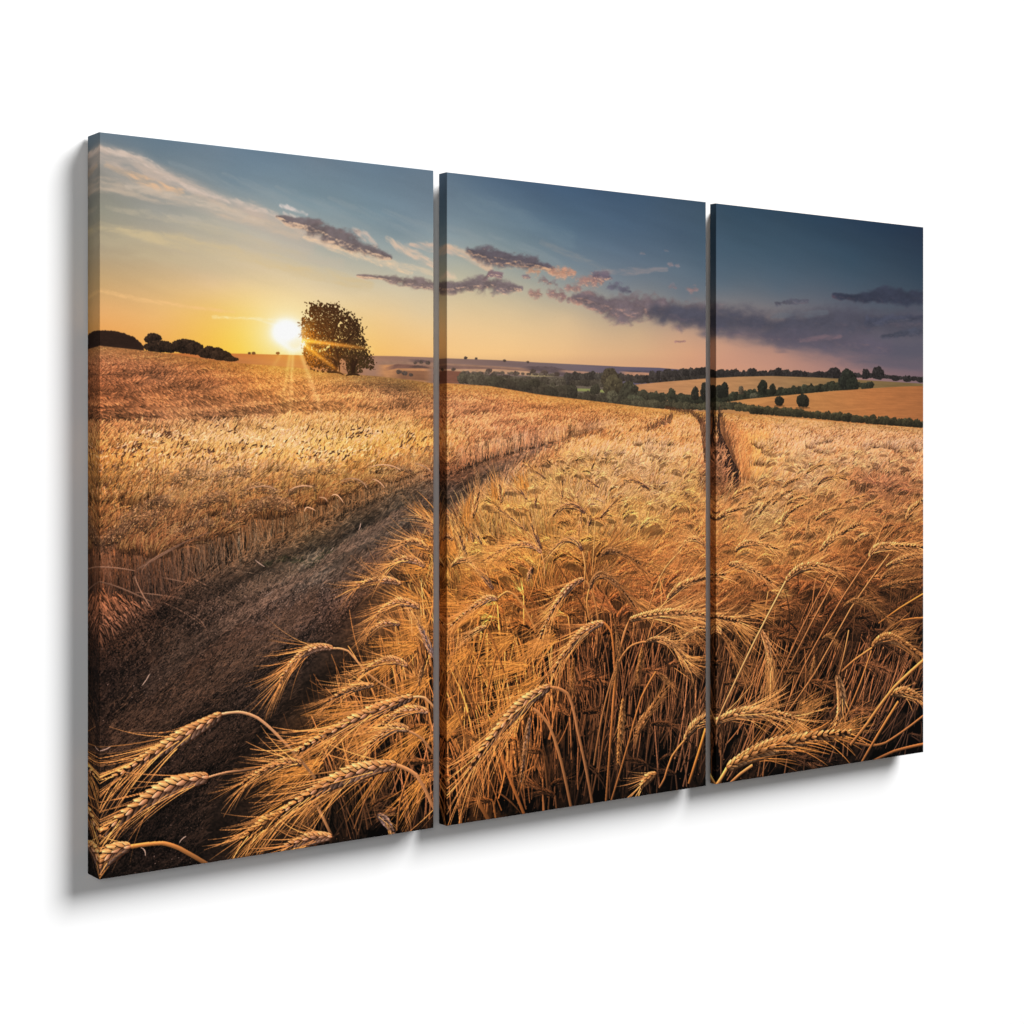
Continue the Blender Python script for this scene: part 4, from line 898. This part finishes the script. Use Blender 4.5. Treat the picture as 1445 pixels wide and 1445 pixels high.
# ---- the ears one can tell apart, traced from back to front: neck, middle, tip, width, kind
G = dict(tone=(222,160,96), lit=(255,198,116), awn=(238,162,84))          # golden
B = dict(tone=(156,114,86), lit=(232,172,110), awn=(228,160,80), dark=0.42)  # brown, seen against the sun
C = dict(tone=(214,158,110), lit=(255,192,106), awn=(244,160,78))          # cream
D = dict(tone=(166,118,66), lit=(206,150,84), awn=(170,112,56), dark=0.4)   # in shade
EARS = [
 ((770,675),(756,665),(743,655),4,B,3),((793,717),(793,695),(794,673),5,B,2),((756,717),(756,705),(757,693),4,B,2),((835,662),(838,652),(839,645),3,B,2),((846,688),(834,680),(822,672),4,B,2),
 ((847,731),(861,716),(877,700),5.5,B,3),((909,688),(892,677),(872,692),6.5,B,3),((916,690),(898,679),(880,678),6,B,3),
 ((666,732),(671,712),(676,694),9,G,5.5),((708,710),(706,695),(704,684),8,G,5.5),((743,749),(722,732),(699,716),5.5,B,4),((744,705),(738,697),(731,688),4,B,3),((668,765),(666,752),(663,738),6,B,3),((658,785),(652,768),(645,748),7,B,4),((680,768),(675,758),(670,750),5,B,4),
 ((826,724),(803,713),(780,729),9,B,3),((831,742),(832,735),(833,727),6,B,3),((764,775),(756,757),(749,739),7,B,3),((822,777),(801,762),(772,787),8,B,3.5),((764,780),(735,768),(688,788),9,C,5),
 ((1038,778),(1060,766),(1100,776),9,G,4),((996,772),(978,760),(958,776),8,G,4),((1080,712),(1087,703),(1100,695),7,G,3),((1090,712),(1103,698),(1118,692),7,G,3),((1113,704),(1122,698),(1134,696),6,G,3),((1138,668),(1148,660),(1164,655),6,G,3),
 ((1154,684),(1171,674),(1196,677),6.5,B,3),((1104,688),(1114,680),(1130,675),6,G,3),((1070,690),(1082,682),(1094,678),6,G,3),((1032,704),(1044,694),(1060,687),7,G,3),((1056,710),(1068,704),(1084,702),7,G,3),((1010,733),(1030,722),(1052,716),8,G,3),
 ((1071,726),(1080,712),(1096,702),7,G,3),((1104,742),(1110,726),(1134,712),8,G,3),((1110,711),(1125,704),(1146,701),6,G,3),((1151,734),(1168,722),(1190,717),7,G,3),((1137,757),(1140,743),(1142,729),6,G,3),((1071,760),(1082,753),(1096,747),7,G,3),((1205,766),(1218,756),(1232,754),7,G,3),
 ((1193,708),(1205,704),(1220,700),5,G,3),((1216,718),(1230,710),(1244,706),6,G,3),((1163,782),(1170,760),(1182,734),8,G,4),((1157,778),(1180,756),(1218,738),9.5,G,3.5),((1279,733),(1288,718),(1308,702),11,G,3),
 ((848,785),(868,778),(905,797),9.5,D|dict(tone=(176,128,80)),5),((832,831),(855,813),(896,856),10,D|dict(tone=(176,128,80)),5),((696,832),(684,815),(667,797),8,B,4),((752,800),(748,810),(745,820),8,B,2),((820,722),(818,740),(816,756),5,G,2),
 ((1190,857),(1218,849),(1257,878),7,D,4),((1160,902),(1172,898),(1182,912),6,D,3),((1243,818),(1268,803),(1310,800),10,D|dict(tone=(172,122,70)),4),((1240,830),(1270,822),(1305,815),8,D,4),((1250,800),(1280,786),(1308,783),8,G,3),
 ((1029,797),(1052,800),(1090,822),10,G,4),((942,846),(972,822),(1025,810),11,G,4.5),((701,846),(678,850),(636,884),11,C,5.5),((636,800),(652,790),(668,796),8,G,5),
 ((1017,892),(1036,920),(1050,955),9,D|dict(tone=(170,116,62)),5),((990,885),(975,893),(962,903),9,G,4),((1018,895),(1010,888),(985,886),8,G,4),((888,875),(960,865),(1048,878),13,G,4.5),
 ((824,817),(792,842),(762,902),11.5,C,5),((687,884),(672,890),(655,902),8,G,6),((1228,786),(1250,771),(1312,774),12,G,3.5),((1109,820),(1140,799),(1182,805),12,G,4),
 ((912,906),(945,908),(976,948),10,G|dict(tone=(186,134,80)),4),((907,912),(903,935),(898,960),8,D|dict(tone=(176,120,60)),3),((930,950),(940,960),(948,968),8,D,3),
 ((1073,889),(1084,915),(1086,946),11,G,5.5),((1150,925),(1148,940),(1143,952),8,D,3),((852,879),(817,898),(780,950),14.5,C,5),((867,880),(872,925),(862,970),5,D,2),
 ((748,1012),(742,1050),(735,1104),9.5,D|dict(tone=(164,128,96)),3),((810,928),(808,950),(806,972),7,D|dict(tone=(190,124,56)),3),((880,985),(876,1030),(872,1078),11,D|dict(tone=(196,138,74), lit=(250,180,90)),1.2),((912,1005),(905,1020),(896,1040),11,D|dict(tone=(164,112,62)),2),
 ((900,1036),(916,1006),(936,974),11,D|dict(tone=(186,128,72)),3),((1180,953),(1187,985),(1180,1024),17,G|dict(tone=(196,146,92)),1.5),((776,969),(722,1010),(662,1088),21,C,6),
 ((1231,913),(1262,902),(1308,936),15,D|dict(tone=(190,134,76), lit=(255,190,100)),3),((1256,981),(1282,978),(1312,996),15,G|dict(tone=(196,138,76)),1.5),((966,1045),(982,1022),(1004,1008),14,G|dict(tone=(190,138,82)),1.5),
 ((1008,1020),(1064,1005),(1126,1016),17,G,4.2),((926,1092),(914,1099),(902,1114),14,G|dict(tone=(200,140,76)),3.5),((1026,1084),(1104,1050),(1202,1034),24,G|dict(tone=(204,146,84), awn=(216,138,62)),2.4),
 ((612,928),(600,900),(588,872),10,B|dict(tone=(168,144,132)),5),((597,938),(594,952),(591,968),8,D|dict(tone=(186,134,80)),3),((566,824),(535,818),(500,828),11,C,4.5),((560,842),(572,850),(580,866),9,G,4),((565,881),(542,880),(520,892),10,C,5),
 ((600,800),(574,789),(545,802),11,C,4.6),((606,776),(584,764),(560,770),10,G,4.6),((592,858),(560,850),(530,872),12,C,4.4),((575,940),(545,932),(508,952),12,C,4.4),((605,1005),(570,1004),(530,1030),13,C,4),((520,1100),(480,1108),(440,1140),14,D|dict(tone=(190,132,76)),4),((640,762),(612,742),(590,726),9,G,5),((528,967),(497,972),(462,990),11,C|dict(tone=(190,144,98)),5),((470,915),(430,921),(394,964),13,C,5.2),((577,1031),(550,1030),(515,1060),14,C|dict(tone=(200,154,106)),4),
 ((583,983),(504,1015),(417,1063),20,C,4.4),((426,1078),(390,1080),(340,1108),14,C|dict(tone=(186,134,84)),4),((533,1149),(545,1160),(556,1178),12,B|dict(tone=(150,124,108)),2),((560,1080),(482,1098),(392,1152),25,C,4.2),((395,1150),(372,1162),(340,1186),17,C|dict(tone=(190,128,66)),4),
 ((468,1181),(435,1184),(396,1198),18,C,3.2),((313,1008),(243,1048),(160,1098),22,C,4.4),((294,1097),(222,1121),(134,1186),27,C,3.6),((184,1195),(156,1206),(134,1238),24,C,1.6),
]
STEMS = [  # drawn before the ears they carry
 ([(1109,820),(1065,905),(1020,1000),(1009,1028)],5,(206,146,80)),([(1228,786),(1190,842),(1140,930),(1115,985)],4,(168,108,56)),([(1198,889),(1192,920),(1184,952)],4,(190,130,66)),([(1255,782),(1200,860),(1150,950),(1100,1020)],4,(180,120,62)),
 ([(1170,812),(1130,890),(1080,1000)],4.5,(150,96,50)),([(1182,812),(1145,880),(1112,945)],4,(170,112,58)),([(1231,914),(1205,932),(1188,948)],5,(196,124,58)),([(1230,918),(1215,962),(1195,1010)],5,(180,112,52)),([(1308,928),(1262,970),(1225,1020),(1200,1052)],8,(206,132,60)),([(1268,990),(1240,1035),(1214,1080)],7,(186,114,50)),
 ([(1303,838),(1270,858),(1240,880)],4,(206,128,50)),([(1303,872),(1272,876),(1245,895)],4,(180,112,48)),([(1303,1010),(1250,1048),(1215,1050),(1170,1040)],5,(150,94,46)),([(1303,1050),(1262,1060),(1225,1078)],6,(160,96,44)),
 ([(889,874),(880,895),(874,925)],4,(186,126,66)),([(888,876),(870,935),(858,1000),(845,1090)],4.5,(150,92,44)),([(852,879),(863,893),(867,932),(870,975)],5,(196,116,48)),([(868,960),(862,1040),(855,1135)],6,(176,106,46)),([(912,906),(890,912),(868,945),(850,1010),(838,1080)],4.5,(180,116,58)),
 ([(926,948),(905,985),(888,1045),(872,1100),(862,1132)],5,(170,104,46)),([(966,1045),(948,1068),(938,1098),(930,1112)],5,(184,116,54)),([(996,1028),(985,1065),(972,1106)],7,(206,124,46)),([(824,818),(834,830),(842,860),(846,890)],4,(196,130,62)),
 ([(701,846),(716,835),(732,846),(748,872),(756,890)],4.5,(206,140,68)),([(700,852),(695,872),(688,886)],3,(190,124,56)),([(686,888),(675,930),(662,975)],4,(186,112,46)),([(688,888),(700,915),(712,950)],4,(170,100,42)),
 ([(776,970),(802,980),(815,1030),(828,1090),(836,1135)],7,(180,116,62)),([(752,1000),(774,1022),(792,1075),(806,1140)],7,(186,120,62)),([(705,1058),(722,1105),(740,1150)],7,(186,106,44)),([(672,1125),(680,1140),(690,1158)],9,(150,88,38)),
 ([(764,780),(768,795),(769,812)],3.5,(206,150,84)),([(743,750),(756,762),(766,782)],3,(220,160,80)),([(764,776),(766,785),(768,800)],3,(200,140,70)),([(826,723),(829,735),(830,756)],2.5,(206,150,80)),([(822,778),(826,800),(824,830)],4,(216,152,76)),([(832,830),(828,850),(832,875)],4,(206,140,66)),
 ([(470,915),(492,919),(516,948),(546,970),(575,990)],4,(206,144,82)),([(583,984),(600,985),(618,1005)],5,(220,160,96)),([(577,1032),(595,1042),(612,1064)],5,(190,130,74)),([(560,1080),(588,1094),(608,1132),(618,1150)],8,(200,134,74)),
 ([(313,1008),(337,1005),(365,1014),(394,1040),(420,1068),(445,1098)],6,(206,148,92)),([(294,1097),(320,1090),(360,1085)],5,(190,132,80)),([(184,1195),(230,1190),(262,1202),(296,1222)],9,(206,128,56)),([(442,1128),(455,1152),(468,1180)],6,(206,140,78)),
 ([(545,1085),(520,1120),(500,1170)],4,(150,92,44)),([(578,1090),(565,1130),(560,1172)],5,(160,98,44)),([(1026,1084),(1018,1098),(1010,1110)],9,(226,152,70)),([(1062,1080),(1045,1092),(1030,1106)],7,(200,130,64)),([(700,925),(692,960),(680,1010)],4,(170,102,42)),
 ([(640,935),(652,965),(664,990)],5,(176,112,50)),([(632,968),(648,1010),(660,1060)],5,(176,108,46)),([(1040,1000),(1060,945),(1075,890)],3,(150,94,46)),([(900,700),(903,730),(902,760)],2,(200,140,70)),([(962,776),(940,800),(925,830),(915,860)],3,(206,146,76)),([(942,846),(925,870),(915,900)],3.5,(196,134,66)),([(840,735),(838,775),(835,812)],2.5,(216,156,80)),
]
# loose fans of gold beard spilling over the track edge
def fan(root, ang, spread, L, n, w=1.0, col=(228,148,60), con=(0.6, 1.15)):
    P = Q([root])[0]; k = K(root[0]); a = RNG.uniform(-1, 1, n) * spread + ang
    l = L * k * RNG.uniform(0.55, 1.1, n); d = np.stack([np.cos(a), -np.sin(a)], 1) * l[:, None]
    q = P + RNG.normal(0, 5 * k, (n, 2))
    bend = np.stack([-d[:, 1], d[:, 0]], 1) * RNG.normal(0, 0.07, n)[:, None]
    S.add(q, q + d * 0.5 + bend, q + d, w * k * RNG.uniform(0.6, 1.2, n), rgb(*col)[None] * RNG.uniform(*con, n)[:, None], rgb(*col)[None] * RNG.uniform(*con, n)[:, None], 1, 0, 0.95)
for r, a, s, L, n in (((612,735),2.6,0.25,40,26),((606,768),3.0,0.3,40,30),((600,800),3.1,0.25,46,34),((590,850),2.8,0.35,50,40),((600,880),3.4,0.5,60,60),((585,912),3.3,0.4,80,60),((560,930),3.5,0.35,70,40),((600,960),3.7,0.4,90,50),((560,985),3.5,0.35,110,44),((500,1000),3.4,0.3,80,36),((540,1030),3.6,0.3,90,40),((470,1040),3.4,0.25,90,36),((450,1075),3.5,0.3,110,40),((600,1030),3.8,0.35,90,44),((600,1100),3.9,0.3,80,36),((560,1060),3.9,0.3,110,36),((480,1100),3.7,0.25,110,30),((440,1085),3.25,0.22,90,26),((400,1140),3.75,0.22,110,24),
                      ((660,740),1.4,0.35,44,40),((700,705),1.7,0.4,34,40),((640,780),2.2,0.5,44,50),((740,690),2.0,0.5,30,30),((640,850),2.9,0.5,50,60),((680,860),3.3,0.4,70,60),((720,900),3.5,0.5,80,60),((780,900),3.6,0.35,90,60),((660,920),3.8,0.6,70,50),((760,960),3.6,0.35,110,50),((740,940),3.2,0.3,100,40),((650,1010),3.7,0.4,70,40),((1120,800),0.0,0.35,70,40),((1060,860),-0.2,0.35,60,40),((920,800),-0.1,0.4,40,30),((900,850),-0.5,0.4,60,30),((960,880),-0.5,0.4,60,40),((1040,880),-0.6,0.35,70,36),((1086,950),-1.45,0.3,60,34),((1130,1000),0.15,0.25,60,34),((1180,1035),0.15,0.25,80,40),((1120,1035),0.9,0.35,60,30),((1260,900),0.25,0.3,50,24),((960,930),-0.4,0.4,50,30)):
    fan(r, a, s, L, n, 0.95, (226,146,60) if r[0] < 860 else (206,138,66))
S.flush()
def one(e):
    ear_arrays(e[0:3], e[3], La=e[5], **e[4])
for pts, w, c in STEMS:
    if max(a[1] for a in pts) < 1250: stem(pts, w * 0.9, c)
S.flush()
for e in EARS: one(e)
S.flush()
# bright straws crossing in front
for pts, w, c in STEMS[:1] + STEMS[8:10] + STEMS[40:41]: stem(pts, w * 0.9, c)
S.flush()

# ---- sun star over oak and field, photographed by the lens of the printed picture
def ray(a, b, wa, wb, col, s):
    x0, x1, y0, y1 = box_of([(a[0], a[1], 8), (b[0], b[1], 8)], 14)
    X, Y = np.meshgrid(np.arange(x0, x1), np.arange(y0, y1)); px, py = photo_xy(X, Y)
    dx, dy = b[0] - a[0], b[1] - a[1]; L2 = dx * dx + dy * dy
    t = ((px - a[0]) * dx + (py - a[1]) * dy) / L2; dd = np.abs((px - a[0]) * dy - (py - a[1]) * dx) / math.sqrt(L2)
    w = wa + (wb - wa) * np.clip(t, 0, 1)
    k = (np.exp(-(dd / w) ** 2) * np.clip(1 - t, 0, 1) ** 0.7 * sstep(-0.06, 0.06, t) * s).astype(np.float32)[..., None]
    B = buf[y0:y1, x0:x1]; B[:] = 1 - (1 - B) * (1 - np.clip(k * rgb(*col), 0, 1))
ray((420,479),(530,493),3.4,2.4,(255,140,40),1.4); ray((422,481),(484,528),3.4,2.6,(255,130,30),1.3); ray((424,481),(482,510),1.6,1.4,(255,130,30),0.6)
ray((420,487),(455,585),2.2,4.5,(255,160,80),0.6); ray((414,485),(408,600),2,3.5,(255,160,70),0.6); ray((411,485),(398,575),2,4,(255,170,60),0.55); ray((405,484),(372,540),2,4,(255,160,60),0.3)
ray((410,465),(350,447),1.5,1.5,(255,240,190),0.5); ray((424,470),(446,450),6,4,(255,140,30),0.35)
d = np.hypot((PXx - 414) / 1.1, PYy - 486)
warm = (0.58 * np.exp(-(d / 48) ** 1.5)).astype(np.float32)
buf[:] = 1 - (1 - buf) * (1 - resize(warm, HP, WP)[..., None] * rgb(255,130,20))
core = resize(np.clip(1.8 * np.exp(-(np.hypot((PXx - 405) / 1.2, PYy - 467) / 12.8) ** 2.2), 0, 1).astype(np.float32), HP, WP)[..., None]
core2 = resize(np.clip(1.5 * np.exp(-(np.hypot(PXx - 416, PYy - 483) / 9) ** 2) * sstep(503, 494, PYy), 0, 1).astype(np.float32), HP, WP)[..., None]
buf[:] = buf * (1 - core2) + core2 * rgb(255,244,206)
buf[:] = buf * (1 - core) + core
lum = buf.mean(2, keepdims=True)
lowland = sstep(0, 40, np.arange(HP, dtype=np.float32)[:, None] - crest[None])[..., None]
# printed with rich contrast: deep hollows and glowing tips in the crop
def blur(a, r):
    for ax in (0, 1):
        c = np.cumsum(np.concatenate([np.repeat(a.take([0], ax), r + 1, ax), a, np.repeat(a.take([-1], ax), r, ax)], ax), ax, dtype=np.float64)
        n = a.shape[ax]; a = ((c.take(range(2 * r + 1, 2 * r + 1 + n), ax) - c.take(range(n), ax)) / (2 * r + 1)).astype(np.float32)
    return a
lo = blur(blur(lum[..., 0], 9), 9)[..., None]
gain = np.clip((lum + 0.30 * (lum - lo)) / np.maximum(lum, 0.02), 0.5, 1.6)
buf[:] = buf * (1 + (gain - 1) * lowland)
l2 = buf.mean(2, keepdims=True); target = np.clip(l2 + 0.22 * (l2 - 0.37) * np.clip(1.2 - np.abs(l2 - 0.4), 0, 1), 0.01, 1)
buf[:] = buf * (1 + (target / np.maximum(l2, 0.02) - 1) * lowland) * (1 + lowland * (np.array([1.02, 0.985, 1.08], np.float32) - 1))
b3 = blur(buf, 1); buf[:] = 0.45 * buf + 0.55 * b3
buf += RNG.normal(0, 0.006, (HP, WP, 1)).astype(np.float32)
np.clip(buf, 0, 1, out=buf)

# ---------------------------------------------------------------- materials
img = bpy.data.images.new('wheat_field_print', WP, HP, alpha=False, float_buffer=False)
px = np.ones((HP, WP, 4), np.float32); px[..., :3] = buf[::-1]
img.pixels.foreach_set(px.ravel()); img.update(); img.pack()

def new_mat(name):
    m = bpy.data.materials.new(name); m.use_nodes = True
    return m, m.node_tree.nodes, m.node_tree.links, m.node_tree.nodes['Principled BSDF']

def print_material():
    m, N, L, P = new_mat('printed_canvas')
    uv = N.new('ShaderNodeUVMap'); uv.uv_map = 'print'
    t = N.new('ShaderNodeTexImage'); t.image = img; t.extension = 'EXTEND'; t.interpolation = 'Linear'
    L.new(uv.outputs[0], t.inputs[0])
    mx = N.new('ShaderNodeMix'); mx.data_type = 'RGBA'; mx.blend_type = 'MULTIPLY'; mx.inputs[0].default_value = 1
    L.new(t.outputs[0], mx.inputs[6]); mx.inputs[7].default_value = (INK, INK, INK, 1)
    L.new(mx.outputs[2], P.inputs['Base Color'])
    P.inputs['Roughness'].default_value = 0.8; P.inputs['Specular IOR Level'].default_value = 0.03
    # fine weave of the cloth
    tc = N.new('ShaderNodeTexCoord')
    outs = []
    for d in ('X', 'Z'):
        w = N.new('ShaderNodeTexWave'); w.wave_type = 'BANDS'; w.bands_direction = d
        w.inputs['Scale'].default_value = 260; w.inputs['Distortion'].default_value = 0.6; w.inputs['Detail'].default_value = 1
        L.new(tc.outputs['Object'], w.inputs[0]); outs.append(w)
    ad = N.new('ShaderNodeMath'); L.new(outs[0].outputs[1], ad.inputs[0]); L.new(outs[1].outputs[1], ad.inputs[1])
    b = N.new('ShaderNodeBump'); b.inputs['Strength'].default_value = 0.05; b.inputs['Distance'].default_value = 0.0002
    L.new(ad.outputs[0], b.inputs['Height']); L.new(b.outputs[0], P.inputs['Normal'])
    return m

def wood_material():
    m, N, L, P = new_mat('pine_stretcher')
    tc = N.new('ShaderNodeTexCoord'); n = N.new('ShaderNodeTexNoise'); n.inputs['Scale'].default_value = 30; n.inputs['Detail'].default_value = 5
    r = N.new('ShaderNodeValToRGB'); r.color_ramp.elements[0].color = (0.42, 0.27, 0.14, 1); r.color_ramp.elements[1].color = (0.62, 0.45, 0.27, 1)
    L.new(tc.outputs['Object'], n.inputs[0]); L.new(n.outputs[0], r.inputs[0]); L.new(r.outputs[0], P.inputs['Base Color'])
    P.inputs['Roughness'].default_value = 0.7
    return m

def wall_material():
    m, N, L, P = new_mat('white_wall_paint')
    tc = N.new('ShaderNodeTexCoord'); n = N.new('ShaderNodeTexNoise'); n.inputs['Scale'].default_value = 180; n.inputs['Detail'].default_value = 3
    P.inputs['Base Color'].default_value = (0.8, 0.8, 0.8, 1); P.inputs['Roughness'].default_value = 0.9; P.inputs['Specular IOR Level'].default_value = 0.1
    b = N.new('ShaderNodeBump'); b.inputs['Strength'].default_value = 0.02; b.inputs['Distance'].default_value = 0.0005
    L.new(tc.outputs['Object'], n.inputs[0]); L.new(n.outputs[0], b.inputs['Height']); L.new(b.outputs[0], P.inputs['Normal'])
    return m

M_PRINT, M_WOOD, M_WALL = print_material(), wood_material(), wall_material()

# ---------------------------------------------------------------- wall
def link(name, verts, faces, mat, parent=None, uvs=None, smooth=False):
    me = bpy.data.meshes.new(name); me.from_pydata(verts, [], faces); me.materials.append(mat)
    if uvs is not None:
        l = me.uv_layers.new(name='print')
        for lp in me.loops: l.data[lp.index].uv = uvs[lp.vertex_index]
    me.polygons.foreach_set('use_smooth', [smooth] * len(me.polygons)); me.update()
    o = bpy.data.objects.new(name, me); COL.objects.link(o)
    if parent is not None: o.parent = parent
    return o

wall = link('wall', [(-8, WALL_Y, -3), (12, WALL_Y, -3), (12, WALL_Y, 6), (-8, WALL_Y, 6), (-8, WALL_Y + 0.1, -3), (12, WALL_Y + 0.1, -3), (12, WALL_Y + 0.1, 6), (-8, WALL_Y + 0.1, 6)],
            [(0, 1, 2, 3), (5, 4, 7, 6), (4, 5, 1, 0), (3, 2, 6, 7), (4, 0, 3, 7), (1, 5, 6, 2)], M_WALL)
wall['kind'] = 'structure'; wall['label'] = 'plain bright white wall behind the three canvases'

# ---------------------------------------------------------------- canvases
TOTAL = EDGES[5]
R = 0.0008                                 # radius of the folded canvas edge

def canvas(x0, x1, depth, label, ins_left=0.03):
    w = x1 - x0
    root = bpy.data.objects.new('canvas_print', None); COL.objects.link(root)
    root.location = (x0 + w / 2, WALL_Y, TOP - PH); root.empty_display_size = 0.1   # foot of the canvas, on the wall
    root['label'] = label; root['category'] = 'canvas print'; root['group'] = 'three canvas prints of one wheat field picture on the wall'
    hw, yf = w / 2, -WALL_Y
    uv = lambda x, z: ((x0 + hw + x) / TOTAL, z / PH)
    # front cloth, a little inside the folded edges
    V = [(-hw + R, yf, R), (hw - R, yf, R), (hw - R, yf, PH - R), (-hw + R, yf, PH - R)]
    link('printed_front', V, [(0, 1, 2, 3)], M_PRINT, root, [uv(a, c) for a, _, c in V])
    # each folded edge: quarter round, then back to the wall side; the picture runs on mirrored
    prof = [(R * (1 - math.sin(a)), R * (1 - math.cos(a))) for a in np.linspace(0, math.pi / 2, 6)] + [(0.0, depth * 0.5), (0.0, depth)]
    for side in ('left', 'right', 'bottom', 'top'):
        V, U = [], []
        run = R
        for i, (ins, back) in enumerate(prof):
            if i: run -= 0 if i > 5 else R * math.pi / 10
            inset = max(0.0, ins); mir = max(ins, back)
            for e in (0, 1):
                if side in ('left', 'right'):
                    z = inset if e == 0 else PH - inset
                    sx = -1 if side == 'left' else 1
                    V.append((sx * (hw - inset), yf + back, z)); U.append(uv(sx * (hw - mir), z))
                else:
                    x = (-hw + inset) if e == 0 else (hw - inset)
                    z = inset if side == 'bottom' else PH - inset
                    V.append((x, yf + back, z)); U.append(uv(x, mir if side == 'bottom' else PH - mir))
        F = []
        for i in range(len(prof) - 1):
            q = (2 * i, 2 * i + 1, 2 * i + 3, 2 * i + 2)
            F.append(q if side in ('right', 'bottom') else q[::-1])
        if side in ('right', 'bottom'): F = [f[::-1] for f in F] if side == 'right' else F
        if side == 'left': F = [f[::-1] for f in F]
        link('wrapped_edge', V, F, M_PRINT, root, U)
    # timber frame the cloth is stretched on, set in behind, its back against the wall
    bw, il, ins = 0.04, ins_left, 0.006
    y0, y1 = yf + 0.004, -0.0005
    bars = [(-hw + il, -hw + il + bw, ins, PH - ins), (hw - ins - bw, hw - ins, ins, PH - ins), (-hw + il + bw, hw - ins - bw, ins, ins + bw), (-hw + il + bw, hw - ins - bw, PH - ins - bw, PH - ins)]
    V, F = [], []
    for a, b, c, d in bars:
        k = len(V)
        V += [(a, y0, c), (b, y0, c), (b, y0, d), (a, y0, d), (a, y1, c), (b, y1, c), (b, y1, d), (a, y1, d)]
        F += [tuple(k + i for i in f) for f in ((0, 1, 2, 3), (5, 4, 7, 6), (4, 5, 1, 0), (3, 2, 6, 7), (4, 0, 3, 7), (1, 5, 6, 2))]
    link('stretcher_frame', V, F, M_WOOD, root)
    return root

canvas(EDGES[0], EDGES[1], 0.0325, 'left canvas print with the bright setting sun beside a big dark oak', 0.006)
canvas(EDGES[2], EDGES[3], 0.0170, 'middle canvas print with distant valley trees and a large drooping wheat ear low down', 0.019)
canvas(EDGES[4], EDGES[5], 0.0117, 'right canvas print with dark blue sky, two lone round trees and leaning wheat stalks', 0.024)
